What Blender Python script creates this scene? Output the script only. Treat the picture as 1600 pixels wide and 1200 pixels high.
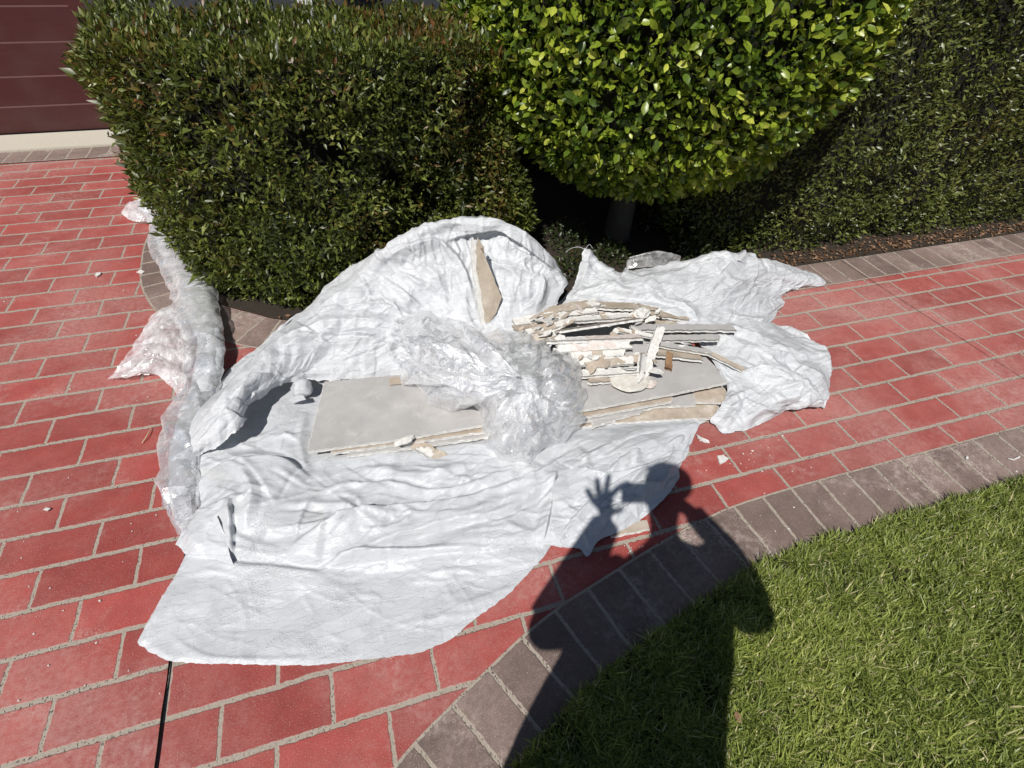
import bpy, bmesh, math, random
import numpy as np
from mathutils import Vector, Matrix
from mathutils.geometry import delaunay_2d_cdt

for o in list(bpy.data.objects): bpy.data.objects.remove(o)
sc = bpy.context.scene
COL = sc.collection
rng = np.random.default_rng(7)
random.seed(7)

# ------------------------------------------------------------------ camera
FPX, CZ = 835.2, 1.6308                       # focal length in px (1600 wide), eye height
MW = np.array([[0.95518739, -0.1752754, 0.23852796],
               [-0.29337624, -0.6676825, 0.6842006],
               [0.03933741, -0.72351822, -0.68918354]])   # world axes seen from the camera
cam = bpy.data.objects.new('camera', bpy.data.cameras.new('camera'))
COL.objects.link(cam)
cam.data.sensor_width = 36
cam.data.lens = 36 * FPX / 1600
cam.data.clip_start = 0.02
cam.data.clip_end = 600
R = Matrix(((MW[0, 0], -MW[0, 1], -MW[0, 2]), (MW[1, 0], -MW[1, 1], -MW[1, 2]), (MW[2, 0], -MW[2, 1], -MW[2, 2])))
cam.matrix_world = Matrix.Translation((0, 0, CZ)) @ R.to_4x4()
sc.camera = cam

# ------------------------------------------------------------------ light
SX, SY, SZ = -0.79, -0.94, 1.60               # towards the sun
sl = math.sqrt(SX * SX + SY * SY + SZ * SZ)
elev = math.asin(SZ / sl)
w = bpy.data.worlds.new('World'); sc.world = w; w.use_nodes = True
nt = w.node_tree; nt.nodes.clear()
sky = nt.nodes.new('ShaderNodeTexSky'); sky.sky_type = 'NISHITA'; sky.sun_disc = False
sky.sun_elevation = elev
sky.sun_rotation = math.atan2(SX, SY)
sky.air_density = 1.0; sky.dust_density = 0.6
bg = nt.nodes.new('ShaderNodeBackground'); bg.inputs[1].default_value = 0.05
wo = nt.nodes.new('ShaderNodeOutputWorld')
nt.links.new(sky.outputs[0], bg.inputs[0]); nt.links.new(bg.outputs[0], wo.inputs[0])
sun = bpy.data.objects.new('sun', bpy.data.lights.new('sun', 'SUN')); COL.objects.link(sun)
sun.data.energy = 5.0; sun.data.angle = math.radians(0.53); sun.data.color = (1.0, 0.965, 0.91)
sun.rotation_euler = Vector((SX, SY, SZ)).to_track_quat('Z', 'Y').to_euler()
sc.view_settings.view_transform = 'Standard'; sc.view_settings.look = 'None'
sc.view_settings.exposure = 0.0; sc.view_settings.gamma = 1.0
sc.render.engine = 'CYCLES'
sc.cycles.transparent_max_bounces = 24
sc.cycles.max_bounces = 10
sc.cycles.transmission_bounces = 10

# ------------------------------------------------------------------ helpers
def ray(px, py):
    return MW @ np.array([(px - 800) / FPX, (py - 600) / FPX, 1.0])
def G(px, py, z=0.0):
    """point of the real scene at height z that shows at photograph pixel (px,py)"""
    r = ray(px, py); t = (CZ - z) / -r[2]
    return np.array([r[0] * t, r[1] * t, z])

def mesh_np(name, V, faces, mats, parent=None, smooth=False, uv=None, fattr=None, midx=None):
    """V (n,3); faces list of arrays (m,k)"""
    me = bpy.data.meshes.new(name)
    V = np.asarray(V, dtype=np.float32)
    if not isinstance(faces, (list, tuple)): faces = [faces]
    loops = np.concatenate([f.reshape(-1) for f in faces]).astype(np.int32)
    tot = np.concatenate([np.full(len(f), f.shape[1], np.int32) for f in faces])
    st = np.concatenate([[0], np.cumsum(tot)[:-1]]).astype(np.int32)
    me.vertices.add(len(V)); me.vertices.foreach_set('co', V.reshape(-1))
    me.loops.add(len(loops)); me.loops.foreach_set('vertex_index', loops)
    me.polygons.add(len(tot)); me.polygons.foreach_set('loop_start', st); me.polygons.foreach_set('loop_total', tot)
    if uv is not None:
        l = me.uv_layers.new(name='UVMap'); l.data.foreach_set('uv', np.asarray(uv, np.float32)[loops].reshape(-1))
    if fattr is not None:
        for k, a in fattr.items():
            at = me.attributes.new(k, 'FLOAT', 'FACE'); at.data.foreach_set('value', np.asarray(a, np.float32))
    for m in (mats if isinstance(mats, (list, tuple)) else [mats]): me.materials.append(m)
    if midx is not None: me.polygons.foreach_set('material_index', np.asarray(midx, np.int32))
    if smooth: me.polygons.foreach_set('use_smooth', np.ones(len(tot), bool))
    me.update(calc_edges=True); me.validate()
    ob = bpy.data.objects.new(name, me); COL.objects.link(ob)
    if parent is not None: ob.parent = parent
    return ob

def tag(o, label=None, cat=None, group=None, kind=None):
    if label: o['label'] = label
    if cat: o['category'] = cat
    if group: o['group'] = group
    if kind: o['kind'] = kind
    return o
def empty(name, loc=(0, 0, 0), rz=0):
    o = bpy.data.objects.new(name, None); COL.objects.link(o)
    o.location = loc; o.rotation_euler = (0, 0, rz); o.empty_display_size = .1
    return o

# vectorised gradient noise
_perm = np.random.default_rng(11).permutation(256); _perm = np.concatenate([_perm, _perm, _perm])
_grad = np.random.default_rng(12).normal(size=(256, 3)); _grad /= np.linalg.norm(_grad, axis=1)[:, None]
def noise(P, scale=1.0, seed=0):
    P = np.asarray(P, float)
    if P.shape[-1] == 2: P = np.concatenate([P, np.zeros(P.shape[:-1] + (1,))], -1)
    P = P * scale + seed * 17.31
    i = np.floor(P).astype(int); f = P - i; u = f * f * f * (f * (f * 6 - 15) + 10)
    out = 0
    for dx in (0, 1):
        for dy in (0, 1):
            for dz in (0, 1):
                h = _perm[(_perm[(_perm[(i[..., 0] + dx) & 255] + i[..., 1] + dy) & 255] + i[..., 2] + dz) & 255] & 255
                g = _grad[h]
                d = g[..., 0] * (f[..., 0] - dx) + g[..., 1] * (f[..., 1] - dy) + g[..., 2] * (f[..., 2] - dz)
                wx = u[..., 0] if dx else 1 - u[..., 0]; wy = u[..., 1] if dy else 1 - u[..., 1]; wz = u[..., 2] if dz else 1 - u[..., 2]
                out = out + d * wx * wy * wz
    return out * 1.6
def fbm(P, scale, seed=0, octv=4, ridged=False):
    s = 0; a = 1; t = 0
    for k in range(octv):
        n = noise(P, scale * 2 ** k, seed + k * 3)
        if ridged: n = 1 - 2 * np.abs(n)
        s = s + a * n; t += a; a *= .5
    return s / t

def spline(pts, n, closed=False):
    """Catmull-Rom through pts (k,d), n samples uniform in arc length"""
    p = np.asarray(pts, float); k = len(p)
    if k == 2 and not closed:
        t = np.linspace(0, 1, n)[:, None]; return p[0] * (1 - t) + p[1] * t
    if closed: q = np.vstack([p[-1], p, p[0], p[1]]); seg = k
    else: q = np.vstack([2 * p[0] - p[1], p, 2 * p[-1] - p[-2]]); seg = k - 1
    out = []
    m = 24
    for i in range(seg):
        t = np.linspace(0, 1, m, endpoint=False)[:, None]
        a, b, c, d = q[i], q[i + 1], q[i + 2], q[i + 3]
        out.append(.5 * ((2 * b) + (-a + c) * t + (2 * a - 5 * b + 4 * c - d) * t ** 2 + (-a + 3 * b - 3 * c + d) * t ** 3))
    out = np.vstack(out + [p[:1] if closed else p[-1:]])
    s = np.concatenate([[0], np.cumsum(np.linalg.norm(np.diff(out, axis=0), axis=1))])
    tt = np.linspace(0, s[-1], n + 1)[:-1] if closed else np.linspace(0, s[-1], n)
    return np.stack([np.interp(tt, s, out[:, j]) for j in range(out.shape[1])], 1)

def in_poly(X, Y, poly):
    poly = np.asarray(poly)[:, :2]; ins = np.zeros(X.shape, bool)
    j = len(poly) - 1
    for i in range(len(poly)):
        xi, yi = poly[i]; xj, yj = poly[j]
        c = ((yi > Y) != (yj > Y)) & (X < (xj - xi) * (Y - yi) / (yj - yi + 1e-12) + xi)
        ins ^= c; j = i
    return ins

# ------------------------------------------------------------------ node helpers
def new_mat(name):
    m = bpy.data.materials.new(name); m.use_nodes = True
    nt = m.node_tree; nt.nodes.clear()
    out = nt.nodes.new('ShaderNodeOutputMaterial')
    b = nt.nodes.new('ShaderNodeBsdfPrincipled'); nt.links.new(b.outputs[0], out.inputs[0])
    return m, nt, b, out
def N(nt, typ, **kw):
    n = nt.nodes.new(typ)
    for k, v in kw.items():
        if k == 'inp':
            for a, b in v.items(): n.inputs[a].default_value = b
        else: setattr(n, k, v)
    return n
def math_(nt, op, a, b=None, c=None):
    n = nt.nodes.new('ShaderNodeMath'); n.operation = op
    for i, x in enumerate((a, b, c)):
        if x is None: continue
        if isinstance(x, (int, float)): n.inputs[i].default_value = x
        else: nt.links.new(x, n.inputs[i])
    return n.outputs[0]
def ramp(nt, x, a, b, lo=0.0, hi=1.0, smooth=True):
    n = nt.nodes.new('ShaderNodeMapRange'); n.interpolation_type = 'SMOOTHSTEP' if smooth else 'LINEAR'
    nt.links.new(x, n.inputs[0]); n.inputs[1].default_value = a; n.inputs[2].default_value = b
    n.inputs[3].default_value = lo; n.inputs[4].default_value = hi
    return n.outputs[0]
def mixc(nt, f, a, b, mode='MIX'):
    n = nt.nodes.new('ShaderNodeMix'); n.data_type = 'RGBA'; n.blend_type = mode
    for s, x in ((0, f), (6, a), (7, b)):
        if isinstance(x, (int, float)): n.inputs[s].default_value = x
        elif isinstance(x, tuple): n.inputs[s].default_value = (*x, 1) if len(x) == 3 else x
        else: nt.links.new(x, n.inputs[s])
    return n.outputs[2]
def tex_noise(nt, vec, scale, detail=4, rough=.55, dist=0.0):
    n = nt.nodes.new('ShaderNodeTexNoise'); n.inputs['Scale'].default_value = scale
    n.inputs['Detail'].default_value = detail; n.inputs['Roughness'].default_value = rough
    n.inputs['Distortion'].default_value = dist
    if vec is not None: nt.links.new(vec, n.inputs['Vector'])
    return n.outputs['Fac']
def bump(nt, b, h, strength=.5, dist=.01, prev=None):
    n = nt.nodes.new('ShaderNodeBump'); n.inputs['Strength'].default_value = strength; n.inputs['Distance'].default_value = dist
    nt.links.new(h, n.inputs['Height'])
    if prev is not None: nt.links.new(prev, n.inputs['Normal'])
    if b is not None: nt.links.new(n.outputs[0], b.inputs['Normal'])
    return n.outputs[0]
def pos(nt):
    return nt.nodes.new('ShaderNodeNewGeometry').outputs['Position']

# ------------------------------------------------------------------ paving material
BL, BR = 0.28, 0.4977 * 0.28                   # brick length and course height
def paver_mat(name, base, var, use_uv, joint_u, joint_v, single_row=False, wear=1.0):
    m, nt, b, out = new_mat(name)
    p = pos(nt)
    if use_uv:
        src = N(nt, 'ShaderNodeTexCoord').outputs['UV']
    else: src = p
    s = N(nt, 'ShaderNodeSeparateXYZ'); nt.links.new(src, s.inputs[0])
    n1 = tex_noise(nt, p, 55, 3, .6); n2 = tex_noise(nt, p, 13, 3)
    if use_uv: U = s.outputs[0]; Vv = s.outputs[1]; ku, kv = BR, .22
    else:
        U = math_(nt, 'ADD', math_(nt, 'DIVIDE', s.outputs[0], BL), 7.458)
        Vv = math_(nt, 'SUBTRACT', 33.557, math_(nt, 'DIVIDE', s.outputs[1], BR)); ku, kv = BL, BR
    wob = math_(nt, 'MULTIPLY', math_(nt, 'SUBTRACT', n2, .5), .075)
    U = math_(nt, 'ADD', U, math_(nt, 'MULTIPLY', wob, .5 if not use_uv else 1.2)); 
    if not use_uv: Vv = math_(nt, 'ADD', Vv, wob)
    row = math_(nt, 'FLOOR', Vv) if not single_row else None
    if row is not None:
        par = math_(nt, 'MULTIPLY', math_(nt, 'FLOORED_MODULO', row, 2.0), .5)
        U2 = math_(nt, 'ADD', U, par)
    else: U2 = U
    fu = math_(nt, 'FRACT', U2)
    du = math_(nt, 'MULTIPLY', math_(nt, 'MINIMUM', fu, math_(nt, 'SUBTRACT', 1.0, fu)), ku)
    du = math_(nt, 'ADD', du, .0085 - joint_u)
    if not single_row:
        fv = math_(nt, 'FRACT', Vv)
        dv = math_(nt, 'MULTIPLY', math_(nt, 'MINIMUM', fv, math_(nt, 'SUBTRACT', 1.0, fv)), kv)
    else:
        dv = math_(nt, 'MULTIPLY', math_(nt, 'MINIMUM', Vv, math_(nt, 'SUBTRACT', 1.02, Vv)), kv)
    dv = math_(nt, 'ADD', dv, .0085 - joint_v)
    d = math_(nt, 'MINIMUM', du, dv)
    d = math_(nt, 'ADD', d, math_(nt, 'MULTIPLY', math_(nt, 'SUBTRACT', n1, .5), .0085))
    brick = ramp(nt, d, .0070, .0098)
    cv = N(nt, 'ShaderNodeCombineXYZ'); nt.links.new(math_(nt, 'FLOOR', U2), cv.inputs[0])
    if row is not None: nt.links.new(row, cv.inputs[1])
    wn = N(nt, 'ShaderNodeTexWhiteNoise'); nt.links.new(cv.outputs[0], wn.inputs[0])
    bv = ramp(nt, wn.outputs[0], 0, 1, 1 - var, 1 + var, False)
    fine = ramp(nt, tex_noise(nt, p, 260, 4, .7), .3, .7, .80, 1.18, False)
    mid = ramp(nt, tex_noise(nt, p, 14, 4, .6), .3, .7, .88, 1.12, False)
    k = math_(nt, 'MULTIPLY', math_(nt, 'MULTIPLY', bv, fine), mid)
    colr = N(nt, 'ShaderNodeVectorMath', operation='SCALE'); colr.inputs[0].default_value = base; nt.links.new(k, colr.inputs[3])
    # chalky scuffs and efflorescence
    patch = ramp(nt, tex_noise(nt, p, 3.2, 4, .6, .4), .44, .66)
    cell = ramp(nt, wn.outputs[1] if False else wn.outputs[0], .35, 1.0, .3, 1.0)
    speck = ramp(nt, tex_noise(nt, p, 150, 6, .8), .50, .64)
    soft = ramp(nt, tex_noise(nt, p, 30, 4, .65), .42, .75)
    edge = ramp(nt, d, .009, .040, 1.0, 0.25)
    wm = math_(nt, 'MULTIPLY', math_(nt, 'MULTIPLY', math_(nt, 'MULTIPLY', patch, speck), cell), edge)
    wm = math_(nt, 'ADD', math_(nt, 'MULTIPLY', wm, 1.1 * wear), math_(nt, 'MULTIPLY', math_(nt, 'MULTIPLY', patch, soft), .24 * wear))
    wm = math_(nt, 'MINIMUM', wm, .8)
    dots = ramp(nt, tex_noise(nt, p, 300, 3, .6), .60, .68)
    wm = math_(nt, 'MAXIMUM', wm, math_(nt, 'MULTIPLY', dots, .55))
    fade_glare = ramp(nt, tex_noise(nt, p, 1.3, 5, .62, .6), .38, .68, 0, .62); fade_glare = math_(nt, 'MULTIPLY', fade_glare, ramp(nt, tex_noise(nt, p, 60, 4, .7), .3, .65, .35, 1))
    sx_ = N(nt, 'ShaderNodeSeparateXYZ'); nt.links.new(p, sx_.inputs[0]); fade_glare = math_(nt, 'MINIMUM', math_(nt, 'ADD', fade_glare, math_(nt, 'MULTIPLY', ramp(nt, sx_.outputs[0], .8, 2.4, 0, .22), ramp(nt, tex_noise(nt, p, 7, 5, .7), .3, .7, .3, 1))), .75)  # paler towards the right: glare on the path painted in along with wear
    faded_glare = mixc(nt, fade_glare, colr.outputs[0], tuple(.55 * x + .45 * y for x, y in zip(base, (.62, .46, .42))))
    grime = ramp(nt, tex_noise(nt, p, 2.1, 5, .65, 1.0), .55, .75, 0, .35); faded_glare = mixc(nt, grime, faded_glare, tuple(x * .45 for x in base))
    c1 = mixc(nt, wm, faded_glare, (.52, .43, .39))
    dark = ramp(nt, tex_noise(nt, p, 330, 3, .6), .27, .33, 1, 0)
    c1 = mixc(nt, math_(nt, 'MULTIPLY', dark, .7), c1, (.03, .015, .015))
    # grout
    gn = tex_noise(nt, p, 120, 4, .7)
    g = mixc(nt, gn, (.22, .185, .15), (.46, .40, .335))
    mp = N(nt, 'ShaderNodeMapping'); mp.inputs['Scale'].default_value = (1.4, .8, 1); nt.links.new(p, mp.inputs[0])
    pit = ramp(nt, tex_noise(nt, mp.outputs[0], 150, 2, .5), .41, .36)
    pz = ramp(nt, tex_noise(nt, p, 2.2, 2), .38, .6, .25, 1)
    pit = math_(nt, 'MULTIPLY', pit, pz)
    g = mixc(nt, math_(nt, 'MULTIPLY', pit, .85), g, (.035, .025, .025))
    c = mixc(nt, brick, g, c1)
    nt.links.new(c, b.inputs['Base Color'])
    r = ramp(nt, brick, 0, 1, .92, .58, False)
    nt.links.new(math_(nt, 'ADD', r, math_(nt, 'MULTIPLY', wm, .25)), b.inputs['Roughness'])
    b.inputs['Specular IOR Level'].default_value = .35
    h = math_(nt, 'ADD', brick, math_(nt, 'MULTIPLY', tex_noise(nt, p, 240, 4, .7), .35))
    h = math_(nt, 'SUBTRACT', h, math_(nt, 'MULTIPLY', math_(nt, 'MULTIPLY', pit, math_(nt, 'SUBTRACT', 1.0, brick)), 1.2))
    bump(nt, b, h, .6, .0035)
    return m
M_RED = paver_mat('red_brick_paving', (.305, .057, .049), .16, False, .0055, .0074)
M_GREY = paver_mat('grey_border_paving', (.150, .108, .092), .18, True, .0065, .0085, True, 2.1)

def ground_mat(name, c1, c2, s, bs=.6):
    m, nt, b, out = new_mat(name); p = pos(nt)
    c = mixc(nt, tex_noise(nt, p, s, 5, .7), c1, c2); nt.links.new(c, b.inputs['Base Color']); b.inputs['Roughness'].default_value = .95
    bump(nt, b, tex_noise(nt, p, s * 2, 5, .7), bs, .02); return m
M_SOIL = ground_mat('bare_soil', (.012, .009, .006), (.050, .036, .024), 40)
M_CONC = ground_mat('pale_concrete', (.42, .38, .31), (.56, .52, .44), 60, .15)
M_FAR = ground_mat('far_ground', (.10, .09, .08), (.16, .15, .13), 3)

def sheet(name, poly, z, mat, kind='structure'):
    me = bpy.data.meshes.new(name); bm = bmesh.new()
    vs = [bm.verts.new((p[0], p[1], z)) for p in poly]; f = bm.faces.new(vs); bm.normal_update()
    if f.normal.z < 0: f.normal_flip()
    bmesh.ops.triangulate(bm, faces=bm.faces[:]); bm.to_mesh(me); bm.free()
    me.materials.append(mat); o = bpy.data.objects.new(name, me); COL.objects.link(o)
    if kind: o['kind'] = kind
    return o
sheet('ground', [(-150, -150), (150, -150), (150, 150), (-150, 150)], -.02, M_FAR)
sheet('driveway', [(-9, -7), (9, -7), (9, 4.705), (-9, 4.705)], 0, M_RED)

def ribbon(name, inner, width, side, z, mat, unit=.130, n=260, phase=0.0):
    """border course: inner = edge next to the red bricks, laid to the given side"""
    c = spline(inner, n); t = np.gradient(c, axis=0); t /= np.linalg.norm(t, axis=1)[:, None]
    nrm = np.stack([-t[:, 1], t[:, 0]], 1) * side
    s = np.concatenate([[0], np.cumsum(np.linalg.norm(np.diff(c, axis=0), axis=1))])
    V = []; UV = []; K = 5
    for i in range(n):
        for j in range(K):
            q = c[i] + nrm[i] * width * j / (K - 1); V.append((q[0], q[1], z)); UV.append((s[i] / unit + phase, j / (K - 1)))
    F = np.array([(i * K + j, (i + 1) * K + j, (i + 1) * K + j + 1, i * K + j + 1) for i in range(n - 1) for j in range(K - 1)])
    if side > 0: F = F
    else: F = F[:, ::-1]
    o = mesh_np(name, V, F, mat, uv=UV); o['kind'] = 'structure'; return c, c + nrm * width
LOW = [(-1.2, -3.0), (-.95, -1.6), (-.62, -.6), (-.40, 0.02), (-.27, .22), (-.128, .365), (.043, .462), (.172, .527), (.288, .582), (.424, .633), (.547, .667), (.804, .735), (.999, .775), (1.15, .798), (1.408, .809), (1.88, .811), (2.3, .811), (3, .811), (5, .811), (8.9, .811)]
UPP = [(-1.16, 4.70), (-1.15, 4.2), (-1.145, 3.7), (-1.15, 3.4), (-1.151, 3.25), (-1.138, 3.093), (-1.113, 2.9), (-1.068, 2.736), (-.975, 2.537), (-.83, 2.37), (-.667, 2.247), (-.512, 2.145), (-.2, 2.03), (.3, 1.96), (.9, 1.94), (1.8, 1.937), (2.57, 1.937), (4, 1.937), (8.9, 1.937)]
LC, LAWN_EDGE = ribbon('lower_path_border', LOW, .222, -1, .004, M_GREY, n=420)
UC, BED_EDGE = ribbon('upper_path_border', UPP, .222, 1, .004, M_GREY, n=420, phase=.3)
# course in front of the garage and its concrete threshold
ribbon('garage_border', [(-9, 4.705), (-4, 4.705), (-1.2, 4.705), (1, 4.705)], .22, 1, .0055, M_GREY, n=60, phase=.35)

def box(bm, x0, x1, y0, y1, z0, z1, bev=0.0, mi=0):
    r = bmesh.ops.create_cube(bm, size=1)
    for v in r['verts']:
        v.co = Vector(((x0 + x1) / 2 + v.co.x * (x1 - x0), (y0 + y1) / 2 + v.co.y * (y1 - y0), (z0 + z1) / 2 + v.co.z * (z1 - z0)))
    fs = list({f for v in r['verts'] for f in v.link_faces})
    for f in fs: f.material_index = mi
    if bev: bmesh.ops.bevel(bm, geom=list({e for f in fs for e in f.edges}), offset=bev, segments=2, affect='EDGES')
def bm_obj(name, bm, mats, parent=None, smooth=False):
    me = bpy.data.meshes.new(name); bm.normal_update(); bm.to_mesh(me); bm.free()
    for m in (mats if isinstance(mats, (list, tuple)) else [mats]): me.materials.append(m)
    if smooth: me.polygons.foreach_set('use_smooth', np.ones(len(me.polygons), bool))
    o = bpy.data.objects.new(name, me); COL.objects.link(o)
    if parent is not None: o.parent = parent
    return o
bm = bmesh.new(); box(bm, -9, -1.18, 4.925, 5.27, -.01, .02, .004); o = bm_obj('threshold_slab', bm, M_CONC); o['kind'] = 'structure'

# garden beds
bed = [tuple(p) for p in BED_EDGE if p[1] < 4.69]
sheet('garden_bed', bed + [(8.9, 5.2), (-.93, 5.2)], .008, M_SOIL)
lawn_poly = [tuple(p) for p in LAWN_EDGE]
sheet('lawn_soil', lawn_poly + [(8.9, -6.5), (-1.0, -6.5)], .008, M_SOIL)

# saw-cut control joints in the paving
M_CUT, nt, b, out = new_mat('dark_sawcut'); b.inputs['Base Color'].default_value = (.006, .005, .005, 1); b.inputs['Roughness'].default_value = 1; b.inputs['Specular IOR Level'].default_value = 0
def cut(x0, y0, x1, y1, w):
    n = 60; a = np.linspace(0, 1, n); x = x0 + (x1 - x0) * a; y = y0 + (y1 - y0) * a
    j = fbm(np.stack([x * 0 + x0, y, a], 1), 9, 3) * .004; j2 = w * (1 + .5 * noise(np.stack([x, y, a * 0], 1), 60, 5))
    V = np.concatenate([np.stack([x + j - j2, y, a * 0 + .0056], 1), np.stack([x + j + j2, y, a * 0 + .0056], 1)])
    i = np.arange(n - 1); F = np.stack([i, i + n, i + n + 1, i + 1], 1)
    o = mesh_np('control_joint', V, F, M_CUT); o['kind'] = 'structure'
cut(-.684, -3, -.694, 2.13, .0026)
cut(2.93, .815, 2.83, 2.15, .0013)

# ------------------------------------------------------------------ house
M_DOOR, nt, b, out = new_mat('maroon_stained_boards')
p = pos(nt); mp = N(nt, 'ShaderNodeMapping'); mp.inputs['Scale'].default_value = (1.2, 1, 30); nt.links.new(p, mp.inputs[0])
g1 = tex_noise(nt, mp.outputs[0], 3, 6, .7, .3); g2 = tex_noise(nt, p, 3, 3)
nt.links.new(mixc(nt, ramp(nt, g2, .35, .65, 0, .5), mixc(nt, g1, (.034, .006, .007), (.080, .014, .014)), (.075, .034, .030)), b.inputs['Base Color']); b.inputs['Roughness'].default_value = .5
bump(nt, b, g1, .25, .003)
M_GAP_GLINT, nt, b, out = new_mat('board_gap_glint'); b.inputs['Base Color'].default_value = (.15, .075, .07, 1); b.inputs['Roughness'].default_value = .8  # pale tone paints the light caught by the board edges into the gaps
M_SLATE, nt, b, out = new_mat('slate_blue_render'); p = pos(nt)
nt.links.new(mixc(nt, tex_noise(nt, p, 5, 4), (.030, .035, .045), (.045, .050, .062)), b.inputs['Base Color']); b.inputs['Roughness'].default_value = .8
bump(nt, b, tex_noise(nt, p, 150, 3), .3, .003)
M_WHITE, nt, b, out = new_mat('white_paint'); b.inputs['Base Color'].default_value = (.72, .73, .74, 1); b.inputs['Roughness'].default_value = .45
M_GLASS, nt, b, out = new_mat('dark_window_glass'); b.inputs['Base Color'].default_value = (.012, .014, .018, 1); b.inputs['Roughness'].default_value = .08

gd = empty('garage_door', (-4.0, 5.3, .02)); tag(gd, 'maroon garage door of wide horizontal boards behind the hedge', 'garage door')
zs = [.021, .207, .407, .623, .838, 1.05, 1.26, 1.47, 1.68, 1.89, 2.1]
for i in range(len(zs) - 1):
    bm = bmesh.new(); box(bm, -6.6, -1.62, 5.29, 5.33, zs[i] + (.004 if i else 0), zs[i + 1] - .003, .003)
    o = bm_obj('door_board', bm, M_DOOR); o.parent = gd; o.matrix_parent_inverse = Matrix.Translation((4.0, -5.3, -.02))
bm = bmesh.new(); box(bm, -6.6, -1.62, 5.2915, 5.325, .0215, 2.095); o = bm_obj('backing', bm, M_GAP_GLINT); o.parent = gd; o.matrix_parent_inverse = Matrix.Translation((4.0, -5.3, -.02))
hs = empty('house', (0, 5.4, 0)); tag(hs, 'dark slate blue house front standing behind the hedges', 'house')
inv = Matrix.Translation((0, -5.4, 0))
bm = bmesh.new(); box(bm, -1.50, 9, 5.2, 5.5, 0, 3.0); box(bm, -6.8, -1.50, 5.28, 5.5, 2.2, 3.0); box(bm, -9, -6.7, 5.2, 5.5, 0, 3)
o = bm_obj('wall', bm, M_SLATE, hs); o.matrix_parent_inverse = inv
bm = bmesh.new(); box(bm, -1.62, -1.50, 5.262, 5.36, .02, 2.25, .003); o = bm_obj('door_jamb', bm, M_DOOR, hs); o.matrix_parent_inverse = inv
bm = bmesh.new(); box(bm, -9.3, 9.3, 4.9, 6.5, 3.0, 3.12, .01); o = bm_obj('eave', bm, M_SLATE, hs); o.matrix_parent_inverse = inv
wn = bmesh.new(); box(wn, .7, 2.5, 5.17, 5.21, .95, 2.1, .004); o = bm_obj('window', wn, M_SLATE, hs); o.matrix_parent_inverse = inv
pn = bmesh.new(); box(pn, .76, 1.57, 5.16, 5.175, 1.01, 2.04); box(pn, 1.63, 2.44, 5.16, 5.175, 1.01, 2.04); q = bm_obj('pane', pn, M_GLASS, o)
# white downspout
ds = empty('downspout', (-.02, 4.6, 0)); tag(ds, 'white downpipe rising behind the left hedge', 'downpipe')
bm = bmesh.new(); box(bm, -.055, .055, -.04, .04, 0.02, 3.0, .012); bm_obj('pipe', bm, M_WHITE, ds)
for zz in (.5, 1.6, 2.6):
    bm = bmesh.new(); box(bm, -.075, .075, -.048, .25, zz, zz + .03, .003); bm_obj('bracket', bm, M_WHITE, ds)

# ------------------------------------------------------------------ foliage
def leaf_mat(name, cols, rough=.32, trans=.30, spec=.5):
    m, nt, b, out = new_mat(name)
    at = N(nt, 'ShaderNodeAttribute', attribute_name='rnd'); at2 = N(nt, 'ShaderNodeAttribute', attribute_name='red')
    cr = N(nt, 'ShaderNodeValToRGB'); nt.links.new(at.outputs['Fac'], cr.inputs[0])
    e = cr.color_ramp.elements
    while len(e) < len(cols): e.new(.5)
    for i, (pp, c) in enumerate(cols): e[i].position = pp; e[i].color = (*c, 1)
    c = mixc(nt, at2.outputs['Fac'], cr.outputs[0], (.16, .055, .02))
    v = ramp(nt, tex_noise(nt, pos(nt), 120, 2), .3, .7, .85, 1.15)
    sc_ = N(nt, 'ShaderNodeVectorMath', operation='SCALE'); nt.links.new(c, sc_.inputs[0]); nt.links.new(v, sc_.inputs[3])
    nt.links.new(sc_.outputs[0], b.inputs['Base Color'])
    b.inputs['Roughness'].default_value = rough; b.inputs['Specular IOR Level'].default_value = spec
    tr = N(nt, 'ShaderNodeBsdfTranslucent'); nt.links.new(mixc(nt, .5, sc_.outputs[0], (.25, .35, .02), 'MIX'), tr.inputs[0])
    mx = N(nt, 'ShaderNodeMixShader'); mx.inputs[0].default_value = trans
    nt.links.new(b.outputs[0], mx.inputs[1]); nt.links.new(tr.outputs[0], mx.inputs[2]); nt.links.new(mx.outputs[0], out.inputs[0])
    return m
M_HEDGE = leaf_mat('hedge_leaf', [(0, (.028, .040, .009)), (.5, (.085, .108, .020)), (.9, (.17, .20, .036)), (1, (.24, .25, .06))], .42, .20)
M_HEDGE2 = leaf_mat('dark_hedge_leaf', [(0, (.040, .052, .012)), (.6, (.10, .122, .024)), (1, (.20, .22, .06))], .38, .16)
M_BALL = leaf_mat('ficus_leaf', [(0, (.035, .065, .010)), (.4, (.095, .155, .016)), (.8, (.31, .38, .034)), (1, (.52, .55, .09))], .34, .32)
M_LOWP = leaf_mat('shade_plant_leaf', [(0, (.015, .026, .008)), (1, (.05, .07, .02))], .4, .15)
M_TWIG_SHADE, nt, b, out = new_mat('inner_twig_shade'); p = pos(nt)  # twig mass coloured near black, so the shade between leaves is painted in
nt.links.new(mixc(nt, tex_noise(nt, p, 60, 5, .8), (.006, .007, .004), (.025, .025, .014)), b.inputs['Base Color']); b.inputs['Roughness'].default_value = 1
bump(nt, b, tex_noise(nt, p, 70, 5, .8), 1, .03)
M_BARK, nt, b, out = new_mat('grey_bark'); p = pos(nt)
nt.links.new(mixc(nt, tex_noise(nt, p, 30, 5, .7), (.04, .034, .028), (.09, .08, .068)), b.inputs['Base Color']); b.inputs['Roughness'].default_value = .9
bump(nt, b, tex_noise(nt, p, 50, 5, .7), .7, .01)

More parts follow.
